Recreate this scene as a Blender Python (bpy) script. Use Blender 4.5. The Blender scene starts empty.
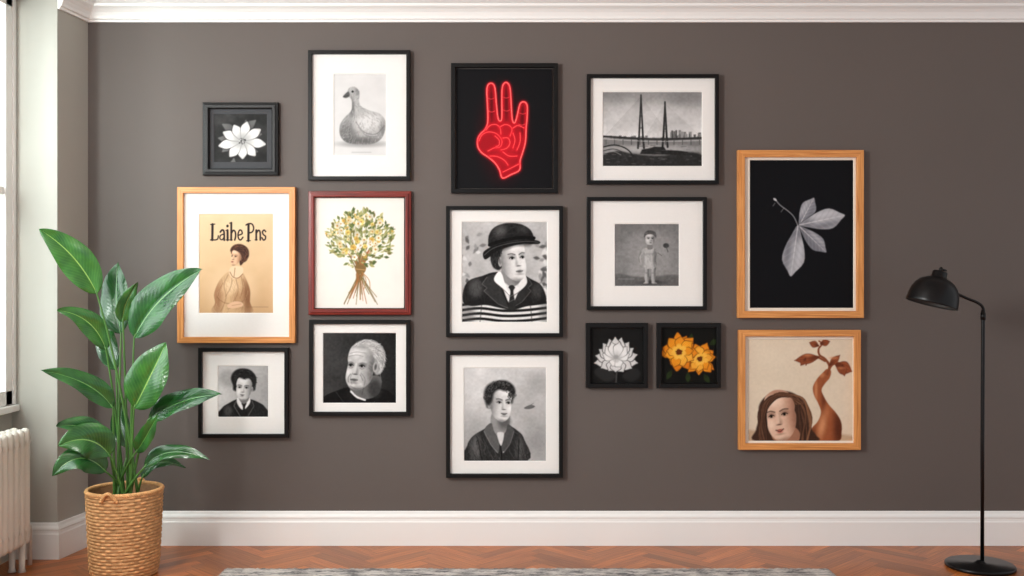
import bpy, bmesh, math, random
import numpy as np
from mathutils import Vector, Matrix
random.seed(7)
scene = bpy.context.scene
COL = scene.collection
try:
    scene.view_settings.view_transform = 'Standard'
    scene.view_settings.look = 'None'
except Exception:
    pass

# ------------------------------------------------------------------ helpers
CAMH = 1.285
def W(px, py, y):
    """measured photo point -> metres, for a plane y metres from the back wall (y<=0)"""
    d = 5.0 + y
    return Vector(((px-512)*d/1000.0, y, CAMH+(288-py)*d/1000.0))

def srgb(c):
    c = np.asarray(c, dtype=float)/255.0
    return np.where(c <= 0.04045, c/12.92, ((c+0.055)/1.055)**2.4)
def S(r, g=None, b=None):
    if g is None: g = b = r
    l = srgb((r, g, b)); return (float(l[0]), float(l[1]), float(l[2]), 1.0)

def new_mat(name, color, rough=0.5, metal=0.0, noise=0.0, nscale=8.0, bump=0.0, bscale=200.0, spec=None, coords='Object'):
    m = bpy.data.materials.new(name); m.use_nodes = True
    nt = m.node_tree; b = nt.nodes['Principled BSDF']
    b.inputs['Base Color'].default_value = color
    b.inputs['Roughness'].default_value = rough
    b.inputs['Metallic'].default_value = metal
    if spec is not None: b.inputs['Specular IOR Level'].default_value = spec
    tc = nt.nodes.new('ShaderNodeTexCoord')
    if noise > 0:
        n = nt.nodes.new('ShaderNodeTexNoise'); n.inputs['Scale'].default_value = nscale
        n.inputs['Detail'].default_value = 6
        r = nt.nodes.new('ShaderNodeMapRange')
        r.inputs['To Min'].default_value = 1-noise; r.inputs['To Max'].default_value = 1+noise
        r.inputs['From Min'].default_value = 0.25; r.inputs['From Max'].default_value = 0.75
        mx = nt.nodes.new('ShaderNodeVectorMath'); mx.operation = 'SCALE'
        mx.inputs[0].default_value = color[:3]
        nt.links.new(tc.outputs[coords], n.inputs['Vector'])
        nt.links.new(n.outputs['Fac'], r.inputs['Value'])
        nt.links.new(r.outputs['Result'], mx.inputs['Scale'])
        nt.links.new(mx.outputs['Vector'], b.inputs['Base Color'])
    if bump > 0:
        n2 = nt.nodes.new('ShaderNodeTexNoise'); n2.inputs['Scale'].default_value = bscale
        bp = nt.nodes.new('ShaderNodeBump'); bp.inputs['Strength'].default_value = bump
        bp.inputs['Distance'].default_value = 0.002
        nt.links.new(tc.outputs[coords], n2.inputs['Vector'])
        nt.links.new(n2.outputs['Fac'], bp.inputs['Height'])
        nt.links.new(bp.outputs['Normal'], b.inputs['Normal'])
    return m

def mesh_obj(name, verts, faces, mat, parent=None, smooth=False, kind=None):
    me = bpy.data.meshes.new(name)
    me.from_pydata([tuple(v) for v in verts], [], faces)
    me.update()
    if smooth:
        me.polygons.foreach_set('use_smooth', [True]*len(me.polygons))
    ob = bpy.data.objects.new(name, me)
    COL.objects.link(ob)
    if mat: me.materials.append(mat)
    if parent: ob.parent = parent; ob.matrix_parent_inverse = parent.matrix_basis.inverted()
    if kind: ob['kind'] = kind
    return ob

def empty(name, loc, label, category, group=None):
    e = bpy.data.objects.new(name, None); e.empty_display_size = 0.05
    e.location = loc; COL.objects.link(e)
    e['label'] = label; e['category'] = category
    if group: e['group'] = group
    return e

def recalc(ob):
    bm = bmesh.new(); bm.from_mesh(ob.data)
    bmesh.ops.recalc_face_normals(bm, faces=bm.faces)
    bm.to_mesh(ob.data); bm.free()

def boxv(x0, x1, y0, y1, z0, z1, off=0):
    v = [(x0,y0,z0),(x1,y0,z0),(x1,y1,z0),(x0,y1,z0),(x0,y0,z1),(x1,y0,z1),(x1,y1,z1),(x0,y1,z1)]
    f = [(0,3,2,1),(4,5,6,7),(0,1,5,4),(1,2,6,5),(2,3,7,6),(3,0,4,7)]
    return v, [tuple(i+off for i in q) for q in f]

def boxes(name, lst, mat, parent=None, bevel=0.0, kind=None):
    V=[];F=[]
    for b in lst:
        v,f = boxv(*b, off=len(V)); V+=v; F+=f
    ob = mesh_obj(name, V, F, mat, parent, kind=kind)
    recalc(ob)
    if bevel>0:
        m = ob.modifiers.new('bevel','BEVEL'); m.width=bevel; m.segments=3; m.limit_method='ANGLE'
    return ob

def tube_geo(pts, radii, n=12, V=None, F=None, cap=True):
    if V is None: V=[];F=[]
    pts=[Vector(p) for p in pts]
    if not hasattr(radii,'__len__'): radii=[radii]*len(pts)
    base=len(V)
    t0=(pts[1]-pts[0]).normalized()
    u=t0.orthogonal().normalized()
    for i,p in enumerate(pts):
        if i==0: t=t0
        elif i==len(pts)-1: t=(pts[i]-pts[i-1]).normalized()
        else: t=((pts[i]-pts[i-1]).normalized()+(pts[i+1]-pts[i]).normalized()).normalized()
        u=(u-t*u.dot(t)).normalized(); w=t.cross(u)
        for k in range(n):
            a=2*math.pi*k/n
            V.append(p+(u*math.cos(a)+w*math.sin(a))*radii[i])
    for i in range(len(pts)-1):
        for k in range(n):
            a=base+i*n+k; b=base+i*n+(k+1)%n
            F.append((a,b,b+n,a+n))
    if cap:
        F.append(tuple(base+k for k in reversed(range(n))))
        F.append(tuple(base+(len(pts)-1)*n+k for k in range(n)))
    return V,F

def bez(p0,p1,p2,n=12):
    p0,p1,p2=Vector(p0),Vector(p1),Vector(p2)
    return [p0*(1-t)**2+p1*2*t*(1-t)+p2*t*t for t in [i/n for i in range(n+1)]]
def catmull(P,n=6,closed=True):
    P=[tuple(map(float,p)) for p in P]; m=len(P); out=[]
    rngi = range(m) if closed else range(m-1)
    for i in rngi:
        if closed: a,b,c,d=P[i-1],P[i],P[(i+1)%m],P[(i+2)%m]
        else: a,b,c,d=P[max(i-1,0)],P[i],P[i+1],P[min(i+2,m-1)]
        for k in range(n):
            t=k/n
            out.append(tuple(0.5*(2*b[j]+(c[j]-a[j])*t+(2*a[j]-5*b[j]+4*c[j]-d[j])*t*t+(3*b[j]-a[j]-3*c[j]+d[j])*t**3) for j in range(len(b))))
    if not closed: out.append(P[-1])
    return out

def lathe_geo(profile, n=64):
    V=[];F=[]
    for r,z in profile:
        for k in range(n):
            a=2*math.pi*k/n; V.append(Vector((r*math.cos(a),r*math.sin(a),z)))
    m=len(profile)
    for i in range(m-1):
        for k in range(n):
            a=i*n+k;b=i*n+(k+1)%n
            F.append((a,b,b+n,a+n))
    return V,F

def sweep(name, path, profile, mat, kind='structure', side=1):
    V=[];F=[]; n=len(profile); P=[Vector(p) for p in path]
    for i,p in enumerate(P):
        ds=[]
        if i>0: ds.append((P[i]-P[i-1]).normalized())
        if i<len(P)-1: ds.append((P[i+1]-P[i]).normalized())
        ns=[Vector((-d.y,d.x))*side for d in ds]
        if len(ns)==2:
            nn=(ns[0]+ns[1]).normalized(); nn=nn/max(0.2,nn.dot(ns[0]))
        else: nn=ns[0]
        for o,z in profile:
            V.append((p.x+nn.x*o,p.y+nn.y*o,z))
    for i in range(len(P)-1):
        for k in range(n):
            a=i*n+k;b=i*n+(k+1)%n
            F.append((a,b,b+n,a+n))
    F.append(tuple(range(n))); F.append(tuple((len(P)-1)*n+k for k in reversed(range(n))))
    ob=mesh_obj(name,V,F,mat,kind=kind); recalc(ob); return ob

# ------------------------------------------------------------------ painter (per-vertex pigment for prints)
def vnoise(X,Y,scale,seed=0,octv=4):
    out=np.zeros_like(X);amp=1;tot=0
    r=np.random.default_rng(seed)
    for o in range(octv):
        g=r.random((64,64))
        x=X/scale*(2**o);y=Y/scale*(2**o)
        xi=np.floor(x).astype(int);yi=np.floor(y).astype(int)
        fx=x-xi;fy=y-yi;fx=fx*fx*(3-2*fx);fy=fy*fy*(3-2*fy)
        A=g[yi%64,xi%64];B=g[yi%64,(xi+1)%64];C=g[(yi+1)%64,xi%64];D=g[(yi+1)%64,(xi+1)%64]
        out+=amp*((A*(1-fx)+B*fx)*(1-fy)+(C*(1-fx)+D*fx)*fy);tot+=amp;amp*=.55
    return out/tot
def c3(c):
    return np.array((c,c,c),float) if not hasattr(c,'__len__') else np.array(c,float)
class Art:
    def __init__(s,x0,y0,x1,y1,bg,ss=2.3):
        s.b=(x0,y0,x1,y1); nx=int((x1-x0)*ss)+1; ny=int((y1-y0)*ss)+1
        s.X,s.Y=np.meshgrid(np.linspace(x0,x1,nx),np.linspace(y0,y1,ny))
        s.C=np.ones((ny,nx,3))*c3(bg); s.ss=ss
    def sl(s,xa,ya,xb,yb):
        x0,y0,x1,y1=s.b;ny,nx=s.X.shape
        f=lambda v,a,b,n:int(np.clip((v-a)/(b-a)*(n-1),0,n))
        return slice(f(ya,y0,y1,ny),min(ny,f(yb,y0,y1,ny)+2)),slice(f(xa,x0,x1,nx),min(nx,f(xb,x0,x1,nx)+2))
    def put(s,sl,m,col,op=1,clip=None):
        if clip is not None: m=m*clip[sl]
        full=np.zeros_like(s.X); full[sl]=m
        mm=(m*op)[...,None]
        s.C[sl]=s.C[sl]*(1-mm)+c3(col)*mm
        return full
    def blur(s,k=1):
        for _ in range(k):
            C=np.pad(s.C,((1,1),(0,0),(0,0)),'edge');s.C=(C[:-2]+2*C[1:-1]+C[2:])/4
            C=np.pad(s.C,((0,0),(1,1),(0,0)),'edge');s.C=(C[:,:-2]+2*C[:,1:-1]+C[:,2:])/4
    def p(s,pts,col,soft=.8,op=1,sm=5,clip=None):
        if sm: pts=catmull(pts,sm)
        A=np.array(pts,float); e=soft+1
        sl=s.sl(A[:,0].min()-e,A[:,1].min()-e,A[:,0].max()+e,A[:,1].max()+e)
        X=s.X[sl];Y=s.Y[sl]
        if X.size==0: return np.zeros_like(s.X)
        d=np.full(X.shape,1e9);ins=np.zeros(X.shape,bool);n=len(A)
        for i in range(n):
            ax,ay=A[i];bx,by=A[(i+1)%n];vx,vy=bx-ax,by-ay;L=vx*vx+vy*vy+1e-9
            t=np.clip(((X-ax)*vx+(Y-ay)*vy)/L,0,1)
            d=np.minimum(d,(X-ax-t*vx)**2+(Y-ay-t*vy)**2)
            if ay!=by:
                ins^=((ay>Y)!=(by>Y))&(X<(bx-ax)*(Y-ay)/(by-ay)+ax)
        d=np.sqrt(d);sd=np.where(ins,-d,d)
        return s.put(sl,np.clip(.5-sd/soft,0,1),col,op,clip)
    def e(s,cx,cy,rx,ry,col,ang=0,soft=.8,op=1,clip=None):
        R=max(rx,ry)+soft+1;sl=s.sl(cx-R,cy-R,cx+R,cy+R)
        X=s.X[sl]-cx;Y=s.Y[sl]-cy
        if X.size==0: return np.zeros_like(s.X)
        ca,sa=math.cos(math.radians(ang)),math.sin(math.radians(ang))
        u=(X*ca+Y*sa)/rx;v=(-X*sa+Y*ca)/ry
        sd=(np.sqrt(u*u+v*v)-1)*min(rx,ry)
        m=np.clip(.5-sd/soft,0,1); m=m*m*(3-2*m)
        return s.put(sl,m,col,op,clip)
    def l(s,pts,w,col,soft=.7,op=1,sm=4,clip=None,w2=None):
        if sm and len(pts)>2: pts=catmull(pts,sm,False)
        A=np.array(pts,float);w2=w if w2 is None else w2;e=max(w,w2)+soft+1
        sl=s.sl(A[:,0].min()-e,A[:,1].min()-e,A[:,0].max()+e,A[:,1].max()+e)
        X=s.X[sl];Y=s.Y[sl]
        if X.size==0: return np.zeros_like(s.X)
        m=np.zeros(X.shape);n=len(A)-1
        for i in range(n):
            ax,ay=A[i];bx,by=A[i+1];vx,vy=bx-ax,by-ay;L=vx*vx+vy*vy+1e-9
            t=np.clip(((X-ax)*vx+(Y-ay)*vy)/L,0,1)
            d=np.sqrt((X-ax-t*vx)**2+(Y-ay-t*vy)**2)
            ww=w+(w2-w)*(i+t)/n
            m=np.maximum(m,np.clip(.5-(d-ww/2)/soft,0,1)*np.minimum(1,ww/0.5))
        return s.put(sl,m,col,op,clip)
    def noise(s,amp,scale,clip=None,seed=0,octv=4):
        n=(vnoise(s.X,s.Y,scale,seed,octv)-.5)*2*amp
        if clip is not None: n=n*clip
        s.C+=n[...,None]
    def contrast(s,k,mid=118):
        s.C=(s.C-mid)*k+mid
    def grad(s,c0,c1,vert=True,clip=None,a=None,b=None):
        x0,y0,x1,y1=s.b
        T=(s.Y-(a if a is not None else y0))/((b if b is not None else y1)-(a if a is not None else y0)) if vert else (s.X-(a if a is not None else x0))/((b if b is not None else x1)-(a if a is not None else x0))
        T=np.clip(T,0,1)[...,None]; G=c3(c0)*(1-T)+c3(c1)*T
        m=(np.ones_like(s.X) if clip is None else clip)[...,None]
        s.C=s.C*(1-m)+G*m
    def strands(s,clip,n,ln,w,cols,angf,seed=1,op=.8,curl=.8,loose=False,jit=.35):
        r=random.Random(seed); ys,xs=np.where(clip>.5)
        if len(ys)==0: return
        for i in range(n):
            k=r.randrange(len(ys)); x=s.X[ys[k],xs[k]];y=s.Y[ys[k],xs[k]]
            a=angf(x,y)+r.uniform(-jit,jit);L=ln*r.uniform(.6,1.3);c=r.uniform(-curl,curl)
            pts=[(x,y),(x+math.cos(a)*L/2,y+math.sin(a)*L/2),(x+math.cos(a)*L/2+math.cos(a+c)*L/2,y+math.sin(a)*L/2+math.sin(a+c)*L/2)]
            s.l(pts,w,r.choice(cols),soft=.5,op=op,sm=3,clip=None if loose else clip)
    def petal(s,cx,cy,ang,L,Wd,col,edge=None,vein=None,tip=.5,nv=3,clip=None,pt=False):
        a=math.radians(ang);ca,sa=math.cos(a),math.sin(a)
        T=lambda u,v:(cx+u*ca-v*sa,cy+u*sa+v*ca)
        if pt: prof=[(0,0),(.15*L,.2*Wd),(.35*L,.44*Wd),(.55*L,.5*Wd),(.78*L,.3*Wd),(.93*L,.08*Wd),(L,0),(.93*L,-.08*Wd),(.78*L,-.3*Wd),(.55*L,-.5*Wd),(.35*L,-.44*Wd),(.15*L,-.2*Wd)]
        else: prof=[(0,0),(.2*L,.22*Wd),(.45*L,.44*Wd),(.7*L,.5*Wd),(.9*L,.3*Wd*(tip+.5)),(L,0),(.9*L,-.3*Wd*(tip+.5)),(.7*L,-.5*Wd),(.45*L,-.44*Wd),(.2*L,-.22*Wd)]
        if edge is not None:
            s.p([T(u*1.04,v*1.12) for u,v in prof],edge,soft=1.2,sm=3)
        m=s.p([T(u,v) for u,v in prof],col,sm=3)
        if vein is not None:
            s.e(*T(.12*L,0),.3*L,.35*Wd,vein,ang=ang,soft=.25*L,op=.6,clip=m)
            for k in range(-nv,nv+1):
                f=k/(nv+.6)
                s.l([T(.05*L,f*.06*Wd),T(.4*L,f*.38*Wd),T(.7*L,f*.42*Wd),T(.95*L,f*.15*Wd)],.45,vein,soft=.5,op=.55,sm=3,clip=m)
        return m
    def face(s,cx,cy,w,h,ang=0,turn=0,skin=200,shade=120,dark=45,lip=None,light=-1,hi=None,brow=None,pitch=0,side=.75,jawk=1.0,ear=True,age=0,smile=0):
        a=math.radians(ang);ca,sa=math.cos(a),math.sin(a)
        T=lambda u,v:(cx+u*w*ca-v*h*sa,cy+u*w*sa+v*h*ca)
        skin,shade,dark=c3(skin),c3(shade),c3(dark)
        hi=np.minimum(skin+30,250) if hi is None else c3(hi)
        lip=(shade*.8) if lip is None else c3(lip); brow=dark if brow is None else c3(brow)
        deep=shade*.6+dark*.25
        t=turn; sg=1 if t>0 else -1
        es=-sg
        if ear:
            s.e(*T(es*.47,.02),.07*w,.12*h,skin*.8,ang=ang); s.e(*T(es*.47,.02),.035*w,.07*h,shade*.7,ang=ang,soft=1.2,op=.8)
        jaw=.08*t
        far=1-.13*abs(t)
        L=lambda u:u*(far if u*sg>0 else 1)
        ov=[(L(-.34),-.44),(0,-.54),(L(.34),-.44),(L(.45),-.2),(L(.42),-.07),(L(.44),.04),(L(.38)*jawk+jaw,.27),(.22*jawk+jaw*1.5,.43),(jaw*2,.5),(-.22*jawk+jaw*1.5,.43),(L(-.38)*jawk+jaw,.27),(L(-.44),.04),(L(-.42),-.07),(L(-.45),-.2)]
        m=s.p([T(*q) for q in ov],skin,sm=4,soft=1)
        s.e(*T(-light*.52,.1),.32*w,.7*h,shade,ang=ang,soft=.4*w,op=side,clip=m)
        s.e(*T(-light*.62,.2),.24*w,.6*h,deep,ang=ang,soft=.32*w,op=side*.8,clip=m)
        s.e(*T(light*.6,.22),.14*w,.4*h,shade,ang=ang,soft=.24*w,op=.4,clip=m)
        s.e(*T(jaw,.66),.55*w,.22*h,deep,ang=ang,soft=.14*h,op=.65,clip=m)
        s.e(*T(0,-.56),.5*w,.14*h,shade,ang=ang,soft=.16*h,op=.6,clip=m)
        c=.21*t; sp=.2*(1-.18*abs(t)); ey=-.03+pitch
        for k in (-1,1):
            ex=c+k*sp; wf=1-.3*max(0,k*t)
            s.e(*T(ex,ey-.03),.12*w*wf,.055*h,deep,ang=ang,soft=.12*w,op=.52+.15*age,clip=m)
        s.e(*T(c+light*.25,.13),.1*w,.085*h,hi,ang=ang,soft=.2*w,op=.7,clip=m)
        s.e(*T(c*.8+light*.06,-.31),.2*w,.09*h,hi,ang=ang,soft=.2*w,op=.7,clip=m)
        if age:
            s.l([T(c+light*.17,.16),T(c+light*.23,.24),T(c+light*.22,.33)],.03*w,deep,soft=1.2,op=.6,clip=m)
            s.l([T(c-light*.17+.04*t,.16),T(c-light*.24,.27)],.03*w,deep,soft=1.2,op=.5,clip=m)
        s.p([T(c-.02*light,-.06),T(c-light*.045,.02),T(c-light*.09+.05*t,.12),T(c-light*.04+.05*t,.155),T(c+.05*t,.1)],deep,soft=.08*w+.5,op=.42,clip=m)
        s.l([T(c+.01*t,-.05),T(c+.06*t,.1)],.04*w,hi,soft=.08*w+.3,op=.75,clip=m)
        s.e(*T(c+.05*t,.155),.07*w,.012*h,deep*.6,ang=ang,soft=.9,op=.75,clip=m)
        for k in (-1,1):
            ex=c+k*sp; wf=1-.3*max(0,k*t)
            s.e(*T(ex,ey),.065*w*wf,.02*h,skin*.92,ang=ang,soft=.6,op=.7,clip=m)
            s.e(*T(ex+.02*t,ey-.002),.038*w,.028*h,dark*.4,ang=ang,soft=.7,op=1,clip=m)
            s.l([T(ex-.085*wf,ey-.003),T(ex,ey-.033),T(ex+.085*wf,ey-.003)],.024*w,dark*.6,soft=.6,op=.85,clip=m)
            if age: s.l([T(ex-.07*wf,ey+.05),T(ex,ey+.06),T(ex+.07*wf,ey+.045)],.018*w,deep,soft=.8,op=.6,clip=m)
            s.l([T(ex-.12*wf,ey-.085+.01*k),T(ex,ey-.105),T(ex+.12*wf,ey-.085-.01*k)],.03*w,brow,soft=1.1,op=.75,clip=m)
        mc=c*.9+jaw+.015*t; sv=.018*smile
        s.e(*T(mc,.265),.095*w,.017*h,lip*.9,ang=ang,soft=.03*h,op=.85,clip=m)
        s.e(*T(mc,.302),.075*w,.02*h,lip*1.15,ang=ang,soft=.03*h,op=.75,clip=m)
        s.l([T(mc-.11,.28-sv),T(mc-.03,.283+sv*.3),T(mc+.03,.283+sv*.3),T(mc+.11,.278-sv)],.02*w,dark*.7,soft=.7,op=.85,clip=m)
        s.e(*T(mc,.345),.08*w,.014*h,deep,ang=ang,soft=.05*h,op=.5,clip=m)
        s.e(*T(mc+light*.03,.41),.08*w,.03*h,hi,ang=ang,soft=.07*h,op=.45,clip=m)
        return m

arts={}
# --- daisy
a=Art(214,114,267,162,42); a.noise(28,12,seed=3)
for x,y,an in((222,124,30),(258,152,200),(222,152,-40),(256,120,140),(234,158,100),(218,138,10),(262,134,170),(246,120,90)): a.petal(x,y,an,16,8,84,None,110,pt=True)
for k,(an,L) in enumerate([(8,24),(48,20),(88,18),(128,20),(168,24),(205,21),(243,18),(285,20),(328,22)]):
    a.petal(242,141,an,L,8.8,240,44,158,nv=2,tip=.3)
for i in range(34):
    rr=random.Random(i);an=rr.uniform(0,6.28);q=rr.uniform(0,3.6);a.e(242+math.cos(an)*q,141+math.sin(an)*q*.8,.7,.7,rr.choice([40,80,190,130]),soft=.6)
a.blur(1);arts['daisy']=a
# --- duckling
a=Art(334,74,386,155,216); a.noise(6,10,seed=5)
a.e(362,144,23,3,150,soft=4,op=.8)
b=a.p([(352,104),(351,111),(345,117),(340,125),(340,135),(346,142),(358,144.5),(372,144),(381,139),(385,130),(385,120),(380,114),(375,112),(368,110),(361,106),(359,101),(359.5,96),(359,91),(355,87),(350,87.5),(347.5,91),(348,96),(351,99)],176)
a.e(347,136,9,14,100,soft=12,op=.8,clip=b);a.e(364,141,18,4,84,soft=7,op=.8,clip=b);a.e(368,122,13,8,222,ang=-12,soft=9,op=.8,clip=b)
a.e(352,108,2.5,9,100,soft=4,op=.8,clip=b);a.e(358,91,3,4,110,soft=4,op=.7,clip=b);a.e(383,130,3,9,110,soft=5,op=.7,clip=b)
a.strands(b,460,2.4,.4,[84,110,215,228,130],lambda x,y:math.atan2(y-104,x-352)+.35,seed=4,op=.5)
a.l([(356,122),(364,132),(376,134),(384,126)],.8,90,op=.6,clip=b);a.l([(358,127),(367,136),(378,136)],.6,105,op=.6,clip=b)
a.p([(348.5,91.5),(344.5,94.5),(343,97),(346,98),(349.5,96)],80);a.l([(343.5,96.6),(348,95.6)],.5,40)
a.e(352.6,91.6,1.1,1.1,18,soft=.5);a.l([(352,152.3),(371,152.3)],.8,180)
a.blur(1);arts['duck']=a
# --- neon hand
a=Art(456.5,69,552,188,(13,13,16),2.8)
H=[(487.8,112),(487.2,100),(486.8,90),(488,85),(490.8,83.2),(493.6,84.6),(495.2,90),(496.4,104),(497.8,117),(499.8,121),(501.8,118),(501.8,102),(502,90),(503.2,84.6),(506,82.4),(508.8,84.4),(510.3,90),(511.2,104),(512.2,119),(514.4,123),(516.6,118),(518.8,108),(520.4,103.5),(523,101.8),(526,103),(527.4,107.5),(527,119),(526,130),(525.4,142),(522.5,153),(520,161),(519.5,170),(511,174.5),(502.5,178),(499.5,170),(495,163),(488,157),(481.5,152.5),(477.8,146.5),(477.8,139),(480.8,133.5),(485,129.5),(487.6,123)]
a.e(503,134,24,46,(56,6,12),soft=20,op=.65)
hm=a.p(H,(140,12,24),sm=4,soft=.9)
a.e(505,145,13,20,(182,22,34),soft=16,op=.7,clip=hm)
for fx,fy in((491.3,104),(506.3,102),(522.3,118)): a.e(fx,fy,1.7,15,(84,6,14),soft=2.6,op=.8,clip=hm)
def neon(pts,w=1.7,cl=False,c=(255,78,80)):
    P=pts+[pts[0]] if cl else pts
    a.l(P,w+3.2,(214,18,36),soft=3,op=.35);a.l(P,w+1.3,(226,24,40),soft=1.6,op=.55); a.l(P,w,c,soft=.7)
neon(H,1.3,True);a.l(H+[H[0]],.35,(255,170,160),soft=.6,op=.8)
thumb=a.p([(479,141),(482,135),(488,132),(495,133),(500,137),(502,142),(500,147),(494,148),(488,151),(482,149)],(150,14,26),soft=.8)
for s_ in([(479,141),(482,135),(488,132),(495,133),(500,137),(502,142),(500,147),(494,148),(488,151)],[(486,130),(490,125.5),(496,124.5),(500,128),(501,134)],[(500,127),(505,124.5),(510,126),(512,130),(510,136)],[(513,128),(518,125.5),(524,128)],
          [(495,136),(499,140),(499,145),(496,146.5)],[(503,138),(508,138),(510,143),(507,148),(501,150)],
          [(490,156),(497,156.5),(504,160),(508,165)],[(513,133),(515,140),(513,148)],[(520,133),(520,142),(517,150)],[(503,152),(509,156),(517,156)],[(503,172),(511,168),(519,164)]): neon(s_,.5,c=(250,100,96))
for x0,yy in((487.8,98),(488.4,111),(503,97),(503.3,110),(519.6,113),(518.6,124)): a.l([(x0,yy),(x0+3.2,yy+1.1),(x0+6.4,yy)],.5,(232,66,70))
arts['neon']=a
# --- bridge
a=Art(603,92,702,166,165,2.7); a.grad(138,220,a=92,b=136)
a.noise(26,34,seed=9,octv=3)
a.e(655,114,34,9,232,soft=16,op=.5);a.e(612,97,14,6,108,soft=12,op=.4);a.e(690,98,18,6,122,soft=12,op=.4)
a.p([(603,138),(650,138),(702,137),(702,166),(603,166)],122,sm=0,soft=1.5)
r=random.Random(5)
for i in range(40):
    x=r.uniform(670,700);hh=r.uniform(2,9);w=r.uniform(1.2,3); a.p([(x,139),(x,139-hh),(x+w,139-hh),(x+w,139)],r.choice([90,110,140,72,150]),sm=0)
for i in range(24):
    x=r.uniform(603,662);hh=r.uniform(1,3.5);a.p([(x,139),(x,139-hh),(x+2.5,139-hh),(x+2.5,139)],r.choice([100,120,150]),sm=0)
a.e(650,149,46,4,184,soft=5,op=.7)
for k in range(18): a.l([(641,97+k*1.7),(603.5+k*2.0,138)],.24,56,op=.62); a.l([(641,97+k*1.7),(672-k*1.6,139)],.24,64,op=.5)
for k in range(16): a.l([(665,104+k*1.8),(702-k*2.1,138)],.24,56,op=.62);a.l([(665,104+k*1.8),(644+k*1.1,139)],.24,72,op=.45)
a.l([(641,95),(639,139)],1.1,46,w2=1.9);a.l([(641,95),(643,139)],1.1,46,w2=1.9);a.l([(638.6,138),(638,148)],2,50);a.l([(643,138),(644,148)],2,50)
a.l([(665,102),(663.4,139)],1.3,42,w2=2.1);a.l([(665,102),(666.8,139)],1.3,46,w2=2.1);a.l([(663,138),(662.6,147)],2,46);a.l([(667,138),(667.6,147)],2,46)
for x,yy in((641,116),(641,128),(665,118),(665,129)): a.l([(x-1.4,yy),(x+1.4,yy)],.7,50)
a.l([(603,136.4),(640,138.6),(665,139.2),(702,138)],1.9,50);a.l([(603,138.8),(640,141),(665,141.4),(702,140.4)],.6,214,op=.8)
for k in range(12): x=606+k*8.5;a.l([(x,140),(x,144.5)],.8,84)
a.p([(603,155),(618,151),(634,154),(660,156),(684,152),(702,155),(702,166),(603,166)],50,soft=2)
a.l([(603,147),(614,145),(624,147.5),(631,153),(635,162)],1.3,44);a.l([(603,151),(613,149),(622,152),(627,160)],.8,62);a.l([(603,153.4),(613,151.4),(621,155)],.6,196,op=.6)
a.p([(640,154),(642,149.5),(651,148),(654,146.6),(664,147),(666,150),(678,150.6),(688,152),(688,155)],44,sm=0)
for i in range(70):
    x=r.uniform(603,702);y=r.uniform(145,165);a.l([(x,y),(x+r.uniform(1,5),y+r.uniform(-.5,.5))],.5,r.choice([34,50,66,150,170,90]),op=.45)
a.noise(9,2.2,seed=12,octv=2);a.blur(1);a.contrast(1.08)
arts['bridge']=a
# --- poster with lady and lettering
a=Art(199,214,273,313,(217,186,146),3.0); a.grad((228,200,162),(206,168,126));a.noise(7,20,seed=2)
K=(36,26,26)
def st(pts,w=1.5):
    q=[(238+(x-238)*.96,232+(y-232)*.92) for x,y in pts]; a.l(q,w*1.12,K,soft=.5,sm=4)
y0,y1=223.6,240.6
st([(211.5,y0),(211.2,y1)],2.0);st([(209.4,y0+.2),(213.9,y0-.2)],.8);st([(209.4,y1),(216.2,y1-.4),(217.5,y1-4.4)],1.1)
st([(219.6,232),(221.5,229.8),(223.4,231.6),(223.7,y1+.3)],1.5);st([(223.3,234.2),(219.8,235.8),(219.2,239.2),(221.5,240.4),(223.3,238.1)],1.0)
st([(227.1,230),(227.2,y1+.2)],1.8);a.e(227.5,226,1.2,1.4,K);st([(225.4,y1),(229,y1)],.7);st([(225.4,230.3),(227,230)],.7)
st([(231,y0-1.6),(230.9,y1)],1.7);st([(229.2,y0-1.2),(231,y0-1.6)],.7);st([(231.1,233.4),(233.2,230.2),(235.2,232.2),(235.5,237),(234.6,y1)],1.4);st([(229.6,y1),(232.2,y1)],.7)
st([(238.4,235.6),(242.3,233.8),(241.5,230.4),(239.5,230.2),(238,234.5),(238.6,239),(240.8,240.6),(243.1,237.7)],1.2)
st([(249,y0),(248.8,y1+1)],2.0);st([(246.8,y1+1),(251,y1+.8)],.7);st([(246.4,y0+.8),(249,y0-.6),(252.6,y0-.2),(254.3,227.4),(253.4,231.2),(251,232.8),(249.2,232.4)],1.2)
st([(257,230),(257,y1)],1.6);st([(255.6,y1),(258.3,y1)],.6);st([(257.2,233.2),(259.2,230.2),(261,232.2),(261.2,y1)],1.4)
st([(266.8,231.6),(265.2,229.9),(263.5,231.8),(264.4,234.8),(266.6,236.6),(266.4,239.6),(264.6,240.8),(262.9,238.2)],1.2)
sk=(222,182,148);sh=(164,114,84);dk=(66,40,30)
a.e(232,292,24,24,(232,204,168),soft=20,op=.4)
bd=a.p([(231,271),(224,275),(218,283),(214,294),(215,303),(213,313),(251,313),(250,302),(250,290),(246,279),(241,271)],(206,170,130),soft=1)
a.e(217,298,5,16,(152,108,76),soft=8,op=.85,clip=bd);a.e(248,296,5,18,(124,82,54),soft=8,op=.85,clip=bd);a.e(231,286,7,8,(230,200,162),soft=8,op=.8,clip=bd);a.e(238,300,6,9,(160,116,80),soft=7,op=.5,clip=bd)
for pts in([(228,275),(224,285),(226,298),(221,311)],[(236,279),(238,292),(232,304)],[(243,279),(246,294),(241,304),(228,309)],[(217,297),(225,303),(238,303),(247,299)],[(232,275),(231,286),(226,296)],[(223,283),(219,292),(219,301)],[(241,276),(243,288),(240,298)]):
    a.l(pts,.6,(124,84,56),op=.6,soft=1)
a.strands(bd,140,5,.4,[(160,120,84),(228,198,160),(134,94,64)],lambda x,y:1.5,op=.4)
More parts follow.
